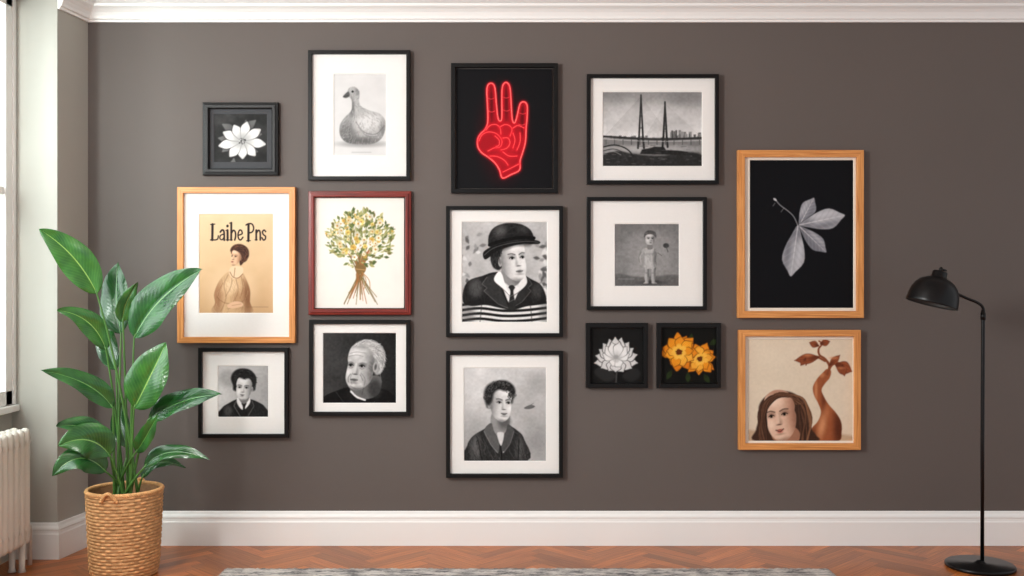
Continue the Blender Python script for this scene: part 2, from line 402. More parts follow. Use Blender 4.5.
a.p([(231,267),(229,273),(232,278),(236,279),(242,275),(243,268),(238,266)],(228,200,166),soft=.8);a.l([(230,272),(233,277),(238,278),(242.6,274)],.6,(130,88,60));a.l([(235,268),(234,277)],.5,(140,98,68))
a.p([(227,305.5),(234,301.5),(242,302.5),(242,306.5),(231,308.5)],sk,soft=1);a.l([(232,305.5),(241,304)],.4,sh)
a.p([(231.5,254),(232,248),(237,244.5),(244,245.5),(248,250),(247.6,257),(244,262),(240,265),(238,252)],dk)
a.face(235.8,257.2,11.5,17.5,ang=8,turn=-.85,skin=sk,shade=sh,dark=dk,lip=(160,76,62),light=-1)
h2=a.p([(230.4,251.4),(231.4,247.4),(236,244.4),(242.6,244.6),(248,249),(248.8,255.6),(245.4,261.6),(241.4,261.6),(241.6,256),(238.4,252),(234,250.2)],dk,soft=1.2)
a.strands(h2,80,4,.5,[(118,78,56),(38,22,20),(90,56,40)],lambda x,y:math.atan2(y-254,x-238)+1.6,op=.6)
a.l([(246,307),(268,307)],.7,(120,84,60),op=.35);a.blur(1)
arts['poster']=a
# --- bouquet
a=Art(315,198,404,308,(240,236,229),2.6); a.noise(3,12,seed=6)
r=random.Random(21)
for i in range(24):
    x=r.uniform(343,378);a.l([(360+r.uniform(-14,14),r.uniform(240,256)),(360+r.uniform(-3,3),271),(x*.35+.65*360,283),(x,r.uniform(292,305))],r.uniform(.7,1.3),r.choice([(158,100,58),(128,112,64),(168,108,62),(110,92,54)]),w2=.5)
for i in range(420):
    an=r.uniform(0,6.283);q=r.random()**.5;x=360+math.cos(an)*q*32;y=239+math.sin(an)*q*28
    if y>258 and abs(x-360)>12: continue
    d=math.degrees(math.atan2(y-262,x-360))+r.uniform(-50,50)
    a.petal(x,y,d,r.uniform(3,6.5),r.uniform(1.4,2.8),r.choice([(108,122,68),(136,146,88),(80,98,54),(168,166,106),(114,110,60),(186,184,130)]),None,None,nv=0,pt=True)
for i in range(34):
    x=360+r.uniform(-34,34);y=214+abs(x-360)*.6+r.uniform(-4,6);a.l([(x,y),(360+(x-360)*.7,240)],.4,(128,128,82));a.e(x,y,1.1,1.1,r.choice([(206,172,90),(226,206,150),(150,158,100)]))
for i in range(50):
    an=r.uniform(0,6.283);q=math.sqrt(r.random());x=360+math.cos(an)*q*27;y=236+math.sin(an)*q*23
    c=r.choice([(242,234,206),(230,210,120),(222,186,96),(244,240,226),(234,220,170)])
    R=r.uniform(1.6,3.6)
    for k in range(5): a.e(x+math.cos(k*1.257)*R*.55,y+math.sin(k*1.257)*R*.55,R*.45,R*.45,np.array(c)*r.uniform(.82,1.03),soft=1)
    a.e(x,y,R*.28,R*.28,(186,136,58),soft=1)
a.p([(355,266),(361,265),(366,267),(364,273),(357,273)],(128,100,58));a.l([(356,269),(365,270)],.9,(186,146,98))
for k in range(2): a.l([(362,272),(366+k*3,280),(364+k*6,289)],.6,(170,120,70))
a.blur(1);arts['bouquet']=a
# --- young person in round hat, jacket and tie over stripes
a=Art(462,222,547,322,184,2.7); a.noise(22,16,seed=14)
r=random.Random(3)
for i in range(44):
    x,y=r.choice([(r.uniform(463,482),r.uniform(232,285)),(r.uniform(538,547),r.uniform(245,290))]); a.petal(x,y,r.uniform(0,360),r.uniform(5,9),3.5,r.choice([90,120,150,215]),None,None,pt=True)
a.blur(2)
tee=a.p([(462,298),(470,292),(490,292),(516,300),(534,292),(547,290),(547,322),(462,322)],224,soft=.8)
for k in range(4):
    yy=304+k*5.2; a.l([(462,yy+1),(480,yy-1),(503,yy+1.5),(525,yy+1),(547,yy-1.5)],2.6,24,clip=tee)
a.e(468,314,7,14,80,soft=10,op=.5,clip=tee);a.e(546,312,6,14,80,soft=10,op=.5,clip=tee);a.l([(482,300),(480,322)],1.2,60,op=.5);a.l([(530,300),(532,322)],1.2,60,op=.5)
j=a.p([(463,302),(464,288),(470,280),(482,276),(496,272),(520,274),(531,279),(541,285),(546,296),(545,303),(534,304),(524,307),(512,310),(500,308),(486,305),(472,306)],30,soft=1)
a.e(476,288,7,9,84,soft=8,op=.85,clip=j);a.e(537,291,5,8,66,soft=6,op=.8,clip=j)
a.strands(j,140,6,.4,[58,14,74,24],lambda x,y:1.2,op=.5)
a.p([(487,277),(482,284),(487,288),(484,291),(498,304),(508,308),(502,292),(496,275)],52,soft=.8);a.l([(487,277),(482,284),(487,288),(484,291),(498,304),(508,308)],.7,104,sm=0,op=.8)
a.p([(528,278),(532,284),(528,288),(531,291),(522,302),(513,307),(518,292),(524,277)],44,soft=.8);a.l([(528,278),(532,284),(528,288),(531,291),(522,302),(513,307)],.7,90,sm=0,op=.8)
a.p([(500,272),(503,288),(511,305),(519,290),(524,276)],224);a.p([(504,264),(502,278),(512,287),(522,279),(523,266)],140,soft=1);a.e(518,276,6,7,84,soft=7,op=.8)
a.p([(498,272),(494,280),(502,288),(510,296),(505,284),(502,274)],244);a.p([(525,274),(527,283),(520,291),(512,297),(518,285),(523,277)],226);a.l([(502,288),(510,296)],.6,110);a.l([(520,291),(512,297)],.6,100)
a.p([(508.5,287),(512,285),(515,287.5),(513.4,292),(515.5,308),(508.5,308),(510.4,292)],40);a.l([(509,297),(515,294)],.6,120,op=.7);a.l([(509,302),(515,299)],.6,120,op=.7)
a.p([(492,248),(490.5,258),(493,267),(499,270),(503,264),(504,248)],34,soft=1.6)
f=a.face(513.5,259.5,29,44,ang=-5,turn=.6,skin=218,shade=138,dark=26,lip=104,light=1,hi=242,jawk=1.03)
a.noise(7,3,clip=f,seed=44,octv=2)
m=a.p([(493,246),(491,256),(493,264),(496.5,266),(499,259),(502,251),(506,244)],30,soft=1.8)
a.strands(m,60,4,.45,[66,12,94],lambda x,y:1.7,op=.6,loose=True)
a.p([(501,244),(514,241.5),(529,241),(530,246),(516,246),(504,250)],64,soft=3.5,op=.75)
hat=a.p([(490,247),(488.5,237),(493,228.5),(502,224),(512,223),(522,224.6),(530,229.5),(533.5,236),(533.5,241),(520,240.5),(504,243)],32,soft=1)
a.e(500,231,6,5,104,ang=-25,soft=9,op=.75,clip=hat);a.e(523,229,5,4,72,soft=7,op=.6,clip=hat);a.strands(hat,90,5,.4,[60,18,80],lambda x,y:-.3,op=.4)
a.l([(489.5,245),(503,240.5),(520,237.5),(534,238)],3.2,13)
a.p([(483,256),(484,251.5),(492,246.5),(506,242.4),(522,240.2),(534,240),(539.5,241.4),(539.5,243.6),(532,244.2),(522,244),(508,247),(496,251.6),(489,257.5),(485,259.4)],20,soft=.9)
a.l([(484.4,255),(493,248.4),(508,243.6),(526,241.4),(538.4,242.2)],.8,98,op=.8)
a.blur(1);a.contrast(1.05);a.noise(8,2,seed=8,octv=2)
arts['hat']=a
# --- pale statue-like child
a=Art(615,224,679,286,118,2.8); a.grad(112,140);a.noise(14,16,seed=22);a.e(650,252,24,26,160,soft=22,op=.5)
a.p([(615,274),(640,277),(679,275),(679,286),(615,286)],98,soft=2);a.e(652,282.5,12,2,48,soft=3,op=.7)
pal=182
for sx in(-1,1):
    x=650+sx*3.3; q=a.p([(x-3,262),(x-3.1,268),(x-2.2,273),(x-2.4,277),(x-1.7,281.5),(x-2.4+sx,283.4),(x+2.6+sx,283.4),(x+1.7,281.5),(x+2.4,276),(x+2.2,272),(x+3,267),(x+3,262)],pal-8)
    a.e(x+2,271,1.4,11,84,soft=2.6,op=.85,clip=q);a.e(x-2.6,271,.7,11,110,soft=1.4,op=.6,clip=q);a.e(x,273,2,.8,118,soft=1.2,op=.6,clip=q)
bd=a.p([(646,248),(642.6,250),(643,256),(644,260),(643,265),(645,268),(650,269),(655,268),(657,265),(656,260),(657,256),(657.4,250),(654,248)],pal)
a.e(655.5,258,2.2,10,88,soft=4,op=.85,clip=bd);a.e(643.6,258,1,9,110,soft=2.4,op=.6,clip=bd);a.e(650,254,5,1,126,soft=2,op=.5,clip=bd);a.l([(650,249),(650,260)],.5,130,op=.5,clip=bd)
a.strands(bd,60,2.4,.4,[110,210,140],lambda x,y:1.2,op=.4)
a.l([(643.5,250.5),(640,256),(640.5,262)],2.8,pal-14,w2=1.9);a.e(640.8,263.5,1.4,1.7,pal-20);a.l([(641.2,252),(639,257),(639.6,262)],.6,92,op=.8)
a.l([(656.5,250.5),(661,254),(664,249)],2.7,pal-30,w2=1.8);a.e(664.6,247.4,1.5,1.6,pal-20);a.l([(658,253),(661.5,255.5)],.6,80,op=.8)
a.e(666,245.6,3,2.4,60,soft=1.2);a.l([(666,246),(668,252)],.7,70)
a.p([(648,244),(647.6,249),(652.4,249),(652,244)],120)
a.face(650,239,10.5,13,turn=.2,skin=196,shade=104,dark=30,jawk=1.05)
m=a.p([(644.2,237.5),(644.8,232.4),(650,230.2),(655.4,232.4),(656,237.5),(653,234.6),(647,234.6)],78,soft=1);a.strands(m,34,2,.4,[50,130],lambda x,y:.4,op=.6)
a.l([(618,279),(634,279)],.7,180,op=.4);a.blur(1);a.noise(12,2.4,seed=30,octv=2)
arts['child']=a
# --- boy with tie
a=Art(218,366,268,417,196,2.8); a.grad(216,156,vert=False);a.noise(14,12,seed=31)
a.e(228,378,9,9,130,soft=8,op=.5);a.blur(1)
j=a.p([(220,417),(222,408),(229,403),(238,399),(249,399),(258,402),(265,407),(267,417)],30,soft=1);a.e(228,411,4,5,86,soft=5,op=.8,clip=j);a.strands(j,70,4,.4,[64,16,80],lambda x,y:1.2,op=.5)
a.p([(238.5,397),(237,403),(243,410),(250,403),(248.5,397)],236);a.p([(241.5,403),(244,402),(246.5,403),(245,408),(246,417),(241.5,417),(243,408)],28)
a.p([(239.5,394),(239.5,400),(244,404),(248.5,400),(248.5,394)],120,soft=1)
a.l([(236,401),(234,406),(240,416)],.8,98,sm=0);a.l([(252,401),(254,406),(248,416)],.8,84,sm=0)
a.p([(233,385),(231,378),(234,371.6),(241,368.6),(250,370),(256,377),(255.5,386),(253,391),(235,391)],26,soft=2)
a.face(243.8,388.5,17.6,24,ang=4,turn=-.2,skin=214,shade=126,dark=24,light=-1,smile=1)
hr=a.p([(234,386),(232,378),(235,371.8),(242,369),(250.4,371),(255.8,378),(254.6,387),(252.2,382),(249,378.5),(244,379),(239,377.6),(235.6,381)],28,soft=1.8)
a.strands(hr,120,2.4,.45,[60,90,8,12,30],lambda x,y:math.atan2(y-384,x-243)+1.5,op=.6,curl=1.2,loose=True)
a.blur(1);a.noise(8,2,seed=4,octv=2);arts['boy']=a
# --- white-haired man
a=Art(323,333,396,403,36,2.8); a.grad(62,28,vert=False);a.noise(14,18,seed=41)
j=a.p([(323,403),(325,396),(336,391),(350,387),(374,387),(388,391),(395,397),(396,403)],14,soft=1);a.l([(336,392),(344,403)],.8,50)
a.p([(351,380),(350,391),(358,399),(372,398),(380,391),(379,376)],100,soft=1);a.e(375,389,7,9,50,soft=7,op=.85);a.l([(364,385),(362,395)],.8,66,op=.6)
a.p([(349,388),(351,393),(360,401),(366,403),(352,403),(343,396)],20);a.l([(351,391.5),(357,397),(365,400)],1.9,224)
hr=a.p([(356,346),(362,341),(370,340.5),(378,344),(384,351),(385,361),(383,369),(378,375),(374,372),(370,356)],150,soft=2)
f=a.face(360,367.5,31,46,ang=5,turn=-.55,skin=190,shade=108,dark=20,light=-1,lip=96,brow=196,hi=232,side=.72,jawk=1.1,ear=False,age=1)
a.noise(14,3.4,clip=f,seed=47,octv=3)
for pts in([(349,356.5),(356,355),(363,356.4)],[(350,353.4),(357,352),(365,353)],[(352.5,373),(350.4,378),(352,384)],[(361,373),(365,379),(364,386)],[(370,362),(374,365)],[(369,365.5),(373,368.5)],[(369,368),(372,372)],[(366,386),(373,381),(376,374)],[(350,386),(358,389),(366,386)]): a.l(pts,.6,84,op=.5,clip=f,soft=1)
a.e(375.5,367,2.6,5,168,ang=10);a.e(375.6,367,1.2,3,84,ang=10,soft=1.4)
hr=a.p([(353,348),(356,343.4),(363,340.2),(371,340.2),(379,344),(384,351),(385,360),(383,368),(379.6,373),(378.4,366),(377,360),(373.6,356.6),(371,351),(365,346.6),(358,346.6)],170,soft=2.4)
a.e(380.6,362,4,12,120,soft=7,op=.6,clip=hr)
a.strands(hr,300,4,.4,[255,150,100,240,216,190],lambda x,y:math.atan2(y-364,x-364)+1.35,op=.55,loose=True,jit=.3,curl=.5)
a.blur(1);a.contrast(1.04);a.noise(8,2,seed=6,octv=2);arts['oldman']=a
# --- curly boy
a=Art(464,368,546,461,190,2.7); a.grad(210,168);a.noise(26,24,seed=51)
a.e(472,440,10,22,150,soft=16,op=.5);a.e(540,384,14,12,150,soft=14,op=.5);a.e(538,440,10,16,140,soft=14,op=.5);a.blur(1)
j=a.p([(466,461),(467,446),(473,436),(486,428),(494,423),(508,425),(518,431),(524,439),(527,461)],44,soft=1)
a.e(476,448,5,12,104,soft=7,op=.85,clip=j);a.e(520,450,4,12,86,soft=6,op=.8,clip=j)
a.strands(j,220,7,.5,[22,74,100,34],lambda x,y:1.3,op=.5)
a.p([(493,412),(491,427),(499,440),(508,430),(509,414)],146,soft=1);a.e(504,422,6,7,80,soft=7,op=.8)
a.p([(491,423),(484,431),(491,445),(498,453),(499,440),(494,431)],92);a.p([(508,424),(514,431),(510,444),(503,453),(501,440),(506,431)],76)
a.l([(484,431),(491,445),(498,453)],.7,140,sm=0,op=.7);a.l([(514,431),(510,444),(503,453)],.7,120,sm=0,op=.7)
a.l([(500.6,445),(502,461)],1,10);a.l([(478,440),(482,461)],.7,16);a.l([(519,440),(518,461)],.7,14);a.e(503.4,452,.7,.7,170);a.p([(497,434),(500,432),(504,434),(501,446)],214,soft=1)
a.p([(486,404),(484,394),(487,386),(494,382),(504,380.5),(511,383.6),(515,390),(513,400),(510,404),(490,408)],34,soft=3)
f=a.face(501,403.8,25,36,ang=3,turn=.5,skin=214,shade=130,dark=26,lip=104,light=1,hi=242,smile=1)
a.noise(7,3,clip=f,seed=46,octv=2)
a.p([(488,405),(485.6,397),(487.6,389),(493,383.4),(502,381.4),(510.4,384),(514.4,390),(513.4,395),(509,391),(504,391),(499,389.6),(494,393),(492,401)],36,soft=2.6)
for i in range(190):
    rr=random.Random(i); an=rr.uniform(math.pi*.97,2.02*math.pi);q=rr.uniform(.64,1.04); x=500+math.cos(an)*14.5*q;y=397+math.sin(an)*15.5*q
    R=rr.uniform(.8,1.8);t0=rr.uniform(0,6.28); a.l([(x+R*math.cos(t0+k*.8),y+R*math.sin(t0+k*.8)) for k in range(5)],.5,rr.choice([10,20,60,112,34,16,84]),soft=.6,op=.75)
a.p([(524,408),(528,405.6),(532,405),(535,406.5),(531.6,408.6),(527,409.2)],98);a.l([(529,406),(534,403)],.9,104,w2=.3)
a.blur(1);a.contrast(1.03);a.noise(8,2,seed=9,octv=2);arts['curly']=a
# --- white lotus
a=Art(590.5,328,643.5,383,20,2.8);a.noise(6,14,seed=61)
a.p([(594,372),(604,366),(616,376),(606,382)],40,soft=2);a.p([(622,376),(634,368),(641,374),(632,382)],36,soft=2)
a.l([(617,366),(616,383)],1.6,64)
for an,L,w in((172,22,9),(8,22,9),(192,21,9.5),(-14,22,9.5),(152,17,9),(28,18,9),(212,20,10),(-34,21,10),(232,21,10),(-54,22,10),(252,22,10),(-76,23,10),(268,23,10),(124,13,10),(58,14,10),(92,12,10)):
    a.petal(616,360,an,L,w,224,62,158,nv=2,tip=0)
for an,L,w in((200,14,9),(-20,14,9),(230,16,9),(-48,16,9),(255,17,9),(-78,17,9),(120,8,8),(60,9,8)):
    a.petal(616,359,an,L,w,244,102,184,nv=2,tip=0)
a.e(616,357,2.6,2,160,soft=2);a.blur(1)
arts['lotus']=a
# --- yellow flowers
a=Art(662,328,716,383,(16,16,14),2.8);a.noise(5,12,seed=71)
for x,y,an in((672,370,120),(704,374,60),(690,344,-80),(709,345,-30),(688,372,90)): a.petal(x,y,an,11,5,(44,60,28),None,(30,40,20),pt=True)
def fl(cx,cy,R,seed,n=8):
    rr=random.Random(seed)
    for lay,(nn,k0,col) in enumerate(((n+3,1.08,[(226,132,26),(238,148,34)]),(n,.9,[(248,172,46),(240,156,36),(252,186,66)]))):
        for k in range(nn):
            a.petal(cx,cy,k*360/nn+rr.uniform(-13,13)+seed*13+lay*20,R*k0*rr.uniform(.8,1.1),R*rr.uniform(.42,.62),rr.choice(col),(120,62,12),(186,92,16),nv=2,tip=rr.uniform(-.2,.4))
    for k in range(7):
        a.petal(cx,cy,k*51+14,R*rr.uniform(.4,.6),R*.28,(252,200,84),None,(214,128,28),nv=1)
    a.e(cx,cy,R*.2,R*.18,(96,46,14),soft=1.5)
    for k in range(12): an=rr.uniform(0,6.3);a.e(cx+math.cos(an)*R*.2,cy+math.sin(an)*R*.2,.6,.6,(240,190,80),soft=.5)
fl(700,359,15,2);fl(679,352,17,1,9)
a.blur(1);arts['yellow']=a
# --- pale leaves on black
a=Art(750,160,853.5,308,(13,14,18),2.3)
a.l([(775,199),(780,205),(788,211),(794,217),(798,226)],.8,(170,172,176));a.e(775,199.5,2,1.1,(200,200,204),ang=40);a.l([(775,203),(773,206)],.5,150);a.l([(784,208),(781,212)],.5,150)
def bl(cx,cy,an,L,Wd,c):
    q=math.radians(an);T=lambda u,v:(cx+u*math.cos(q)-v*math.sin(q),cy+u*math.sin(q)+v*math.cos(q))
    m=a.petal(cx,cy,an,L,Wd,c,(20,20,24),None,tip=.1)
    a.e(*T(.5*L,.3*Wd),.4*L,.14*Wd,(104,106,114),ang=an,soft=7,op=.75,clip=m);a.e(*T(.55*L,-.25*Wd),.3*L,.1*Wd,(206,208,214),ang=an,soft=5,op=.6,clip=m);a.e(*T(.1*L,0),.2*L,.3*Wd,(96,98,106),ang=an,soft=8,op=.6,clip=m)
    a.l([T(0,0),T(L*.97,0)],.7,(232,232,236),clip=m,w2=.3)
    for k in range(1,14):
        u=k*L*.066
        for sgn in(-1,1): a.l([T(u,0),T(u+L*.11,sgn*Wd*.22),T(u+L*.2,sgn*Wd*.46)],.3,(214,214,220) if k%2 else (110,112,120),op=.55,clip=m,sm=3)
bl(799,226,-62,32,15,(146,148,156));bl(799,225,-12,47,20,(176,178,184));bl(799,226,44,38,15,(132,134,142));bl(798,225,98,52,22,(170,172,178))
a.blur(1);arts['leaf']=a
# --- face and gourd collage
a=Art(748.5,339.5,853,441,(228,213,190),2.6);a.noise(6,22,seed=81)
a.p([(748,430),(775,434),(815,432),(853,436),(853,441),(748,441)],(198,170,140),soft=3)
br=(156,88,54)
v=a.p([(812,441),(810,434),(812,428),(818,421),(821,412),(818,403),(814,395),(813,387),(817,379),(823,372.5),(827,369),(831,371),(829.5,378),(824.5,384),(821.5,390),(824,397),(829,405),(836,413),(841,422),(841.5,432),(838,441)],br,soft=1)
a.e(839,428,5,22,(80,38,24),soft=9,op=.85,clip=v);a.e(813,435,3,8,(110,58,36),soft=4,op=.6,clip=v);a.e(824,398,2.4,12,(96,48,30),soft=4,op=.7,clip=v)
a.e(822,426,3.4,11,(226,162,116),ang=12,soft=7,op=.8,clip=v);a.e(816,391,1.3,11,(216,148,102),soft=3,op=.8,clip=v);a.e(822,375,2.4,2.4,(214,146,100),soft=3,op=.6,clip=v);a.e(827,411,3,6,(190,118,78),soft=6,op=.6,clip=v)
a.l([(827.5,374),(829.5,366),(825,359),(819.5,355),(818.6,349),(822,344),(819,341)],2.8,(136,74,46),w2=1.3)
a.l([(828,372),(832,365),(839,363),(843,368),(841,373)],2.4,(136,74,46),w2=1.4);a.l([(825,361),(816,357),(808,360),(806,365)],2.1,(136,74,46),w2=1.2)
for x,y,an,L,w in((820,357,172,25,9),(835,364,24,18,12),(842,364,78,12,6),(819,346,-160,10,6),(820,344,-15,10,6),(829,366,-45,15,6),(806,358,125,9,5)): a.petal(x,y,an,L,w,(150,80,48),(104,54,36),(84,40,26),nv=1,pt=True)
for x,y in((808,355.5),(841,368),(834,358)): a.e(x,y,4,1.3,(214,140,96),soft=2,op=.6)
hd=(64,42,32)
a.p([(756,441),(756,430),(759,418),(759,406),(765,397),(775,391.5),(788,391.5),(798,396),(804,406),(809,415),(811,428),(816,435),(815,441)],hd,soft=1.6)
a.p([(774,430),(775,441),(799,441),(796,428)],(160,112,88),soft=1)
f=a.face(780.5,416.5,35,50,ang=-10,turn=-.3,skin=(226,190,166),shade=(168,116,92),dark=(44,28,22),lip=(168,70,58),light=-1,hi=(248,222,200),ear=False,smile=1.5)
a.noise(4,3,clip=f,seed=48,octv=2)
def wav(P0,P1,P2,n,spread):
    rr=random.Random(int(P0[0]+P1[1]))
    for i in range(n):
        o=rr.uniform(-spread,spread);ph=o*.9+rr.uniform(-.4,.4);pts=[]
        for k in range(15):
            t=k/14;x=P0[0]*(1-t)**2+2*P1[0]*t*(1-t)+P2[0]*t*t;y=P0[1]*(1-t)**2+2*P1[1]*t*(1-t)+P2[1]*t*t
            pts.append((x+o+1.5*math.sin(t*13+ph)*t,y+o*.25*(1-t)))
        a.l(pts,rr.uniform(.6,1.3),rr.choice([(64,42,32),(44,28,24),(112,76,54),(140,98,70),(84,56,42),(52,34,28)]),sm=0,soft=.8,op=.85)
wav((786,396),(757,392),(763,441),60,4.2);wav((784,394),(812,392),(804,441),70,5.4);wav((776,395),(786,390),(800,404),22,2.2)
a.blur(1);a.noise(4,2,seed=19,octv=2);arts['collage']=a

# ------------------------------------------------------------------ materials
def art_mat(name, emis=0.0, rough=0.5):
    m=bpy.data.materials.new(name);m.use_nodes=True;nt=m.node_tree;b=nt.nodes['Principled BSDF']
    at=nt.nodes.new('ShaderNodeAttribute');at.attribute_name='pigment'
    nt.links.new(at.outputs['Color'],b.inputs['Base Color']);b.inputs['Roughness'].default_value=rough
    b.inputs['Specular IOR Level'].default_value=.12
    if emis>0:
        nt.links.new(at.outputs['Color'],b.inputs['Emission Color']);b.inputs['Emission Strength'].default_value=emis
    return m
M_print=art_mat('print_ink');M_neon=art_mat('print_ink_added_glow',.25)  # neon hand is only a print; slight emission added to strengthen its red
M_wall=new_mat('wall_paint_taupe',S(98,90,86),.6,noise=.045,nscale=1.1,bump=.15,bscale=350,spec=.35)
M_lwall=new_mat('wall_paint_grey',S(180,178,170),.7,noise=.03,nscale=2,bump=.1)
M_white=new_mat('trim_white',S(244,244,242),.35,noise=.01,nscale=3)
M_ceil=new_mat('ceiling_white',S(238,235,230),.8,noise=.01)
M_black=new_mat('frame_black',S(11,11,12),.35,noise=.15,nscale=30,bump=.05,spec=.25)
M_char=new_mat('mat_charcoal',S(78,79,82),.85,noise=.05,nscale=60,spec=.1)
M_matw=new_mat('mat_white',S(238,237,234),.85,noise=.012,nscale=80,bump=.1,bscale=900)
M_matc=new_mat('mat_cream',S(240,232,218),.85,noise=.012,nscale=80)
def wood(name,c0,c1,rough=.4,attr=None):
    m=bpy.data.materials.new(name);m.use_nodes=True;nt=m.node_tree;b=nt.nodes['Principled BSDF'];b.inputs['Roughness'].default_value=rough
    uv=nt.nodes.new('ShaderNodeUVMap');mp=nt.nodes.new('ShaderNodeMapping');mp.inputs['Scale'].default_value=(3,90,1)
    n=nt.nodes.new('ShaderNodeTexNoise');n.inputs['Scale'].default_value=1.5;n.inputs['Detail'].default_value=6;n.inputs['Distortion'].default_value=.6
    cr=nt.nodes.new('ShaderNodeValToRGB');cr.color_ramp.elements[0].position=.3;cr.color_ramp.elements[1].position=.7
    cr.color_ramp.elements[0].color=c0;cr.color_ramp.elements[1].color=c1
    nt.links.new(uv.outputs[0],mp.inputs[0]);nt.links.new(mp.outputs[0],n.inputs['Vector']);nt.links.new(n.outputs['Fac'],cr.inputs['Fac'])
    out=cr.outputs['Color']
    if attr:
        at=nt.nodes.new('ShaderNodeAttribute');at.attribute_name=attr
        mx=nt.nodes.new('ShaderNodeMix');mx.data_type='RGBA';mx.blend_type='MULTIPLY';mx.inputs[0].default_value=1
        nt.links.new(out,mx.inputs[6]);nt.links.new(at.outputs['Color'],mx.inputs[7]);out=mx.outputs[2]
    nt.links.new(out,b.inputs['Base Color'])
    bp=nt.nodes.new('ShaderNodeBump');bp.inputs['Strength'].default_value=.1;bp.inputs['Distance'].default_value=.001
    nt.links.new(n.outputs['Fac'],bp.inputs['Height']);nt.links.new(bp.outputs['Normal'],b.inputs['Normal'])
    return m
M_oak=wood('frame_oak',S(190,116,52),S(234,166,96))
M_red=wood('frame_mahogany',S(88,22,18),S(142,46,34),.3)
M_floor=wood('parquet_oak',S(156,80,34),S(208,126,64),.3,attr='tint')
M_floor.node_tree.nodes['Principled BSDF'].inputs['Specular IOR Level'].default_value=.3

# ------------------------------------------------------------------ framed pictures
def moulding(parent,x0,z0,x1,z1,w,depth,mat,stepped=False):
    if stepped: prof=[(0,0),(0,depth*.7),(.002,depth*.8),(w*.45,depth*.85),(w*.5,depth),(w*.85,depth),(w,depth*.9),(w,.004)]
    else: prof=[(0,0),(0,depth-.0015),(.0015,depth),(w-.0015,depth),(w,depth-.0015),(w,.004)]
    V=[];F=[];n=len(prof)
    for d,h in prof:
        for cx,cz in((x0+d,z0+d),(x1-d,z0+d),(x1-d,z1-d),(x0+d,z1-d)): V.append((cx,-.0006-h,cz))
    for i in range(n):
        j=(i+1)%n
        for k in range(4):
            l=(k+1)%4; F.append((i*4+k,i*4+l,j*4+l,j*4+k))
    ob=mesh_obj('frame_moulding',V,F,mat,parent)
    me=ob.data;uv=me.uv_layers.new(name='UVMap')
    for p in me.polygons:
        for li in p.loop_indices:
            v=me.vertices[me.loops[li].vertex_index].co
            k=(p.index)%4
            uv.data[li].uv=((v.x if k%2==0 else v.z)+k*3.1,((v.z-z0) if k%2==0 else (v.x-x0))-v.y)
    recalc(ob);return ob
def print_mesh(parent,art,y,mat,label):
    ny,nx=art.X.shape; bx=art.b
    p0=W(bx[0],bx[3],y);p1=W(bx[2],bx[1],y)
    gx=np.linspace(p0.x,p1.x,nx);gz=np.linspace(p1.z,p0.z,ny)
    GX,GZ=np.meshgrid(gx,gz);co=np.stack([GX,np.full_like(GX,y),GZ],-1).reshape(-1,3)
    idx=np.arange(nx*ny).reshape(ny,nx)
    q=np.stack([idx[1:,:-1],idx[1:,1:],idx[:-1,1:],idx[:-1,:-1]],-1).reshape(-1,4)
    me=bpy.data.meshes.new('print');me.vertices.add(nx*ny);me.vertices.foreach_set('co',co.ravel())
    me.loops.add(q.size);me.loops.foreach_set('vertex_index',q.ravel().astype(np.int32))
    me.polygons.add(len(q));me.polygons.foreach_set('loop_start',np.arange(0,q.size,4,dtype=np.int32))
    me.update(calc_edges=True)
    at=me.color_attributes.new('pigment','FLOAT_COLOR','POINT')
    C=srgb(np.clip(art.C,4,248)).reshape(-1,3);C=np.concatenate([C,np.ones((len(C),1))],1)
    at.data.foreach_set('color',C.astype(np.float32).ravel())
    me.materials.append(mat)
    ob=bpy.data.objects.new('print',me);COL.objects.link(ob);ob.parent=parent;ob.matrix_parent_inverse=parent.matrix_basis.inverted()
    ob['label']=label
def picture(outer,fw,art,label,plabel,fmat,mmat=None,depth=.03,stepped=False,pm=None):
    x0,y0,x1,y1=outer;a0=W(x0,y1,-depth);a1=W(x1,y0,-depth)
    cx=(a0.x+a1.x)/2
    e=empty('picture_frame',(cx,0,a0.z),label,'picture frame','framed pictures on the gallery wall')
    bpy.context.view_layer.update()
    w=fw*.00497
    moulding(e,a0.x,a0.z,a1.x,a1.z,w,depth,fmat,stepped)
    A=arts[art];yp=-.010
    print_mesh(e,A,yp,pm or M_print,plabel)
    if mmat:
        b=A.b;ym=-.0135
        i0=W(b[0],b[3],ym);i1=W(b[2],b[1],ym);bv=.0022
        o=.0004
        V=[];F=[]
        for (q0x,q0z,q1x,q1z,yy) in((a0.x+w-o,a0.z+w-o,a1.x-w+o,a1.z-w+o,ym+.006),(a0.x+w-o,a0.z+w-o,a1.x-w+o,a1.z-w+o,ym),(i0.x-bv,i0.z-bv,i1.x+bv,i1.z+bv,ym),(i0.x+.0006,i0.z+.0006,i1.x-.0006,i1.z-.0006,yp-.0004)):
            V+=[(q0x,yy,q0z),(q1x,yy,q0z),(q1x,yy,q1z),(q0x,yy,q1z)]
        for i in range(3):
            for k in range(4):
                l=(k+1)%4;F.append((i*4+k,i*4+l,(i+1)*4+l,(i+1)*4+k))
        m=mesh_obj('mat_board',V,F,mmat,e);recalc(m)
picture((202,102,278,175),6.5,'daisy','small black frame with a pale daisy photograph on grey mount','black and white daisy photograph',M_black,M_char,.032,True)
picture((308,50,410,180),3.8,'duck','black frame with a grey duckling print on white mount','grey duckling drawing',M_black,M_matw)
picture((451,63,558,193),4.2,'neon','black frame with a print of a glowing red neon hand on black','glowing red three-fingered hand on black',M_black,None,.03,False,M_neon)
picture((587,74,719,184),3.8,'bridge','wide black frame with a cable bridge photograph on white mount','black and white bridge and skyline photograph',M_black,M_matw)
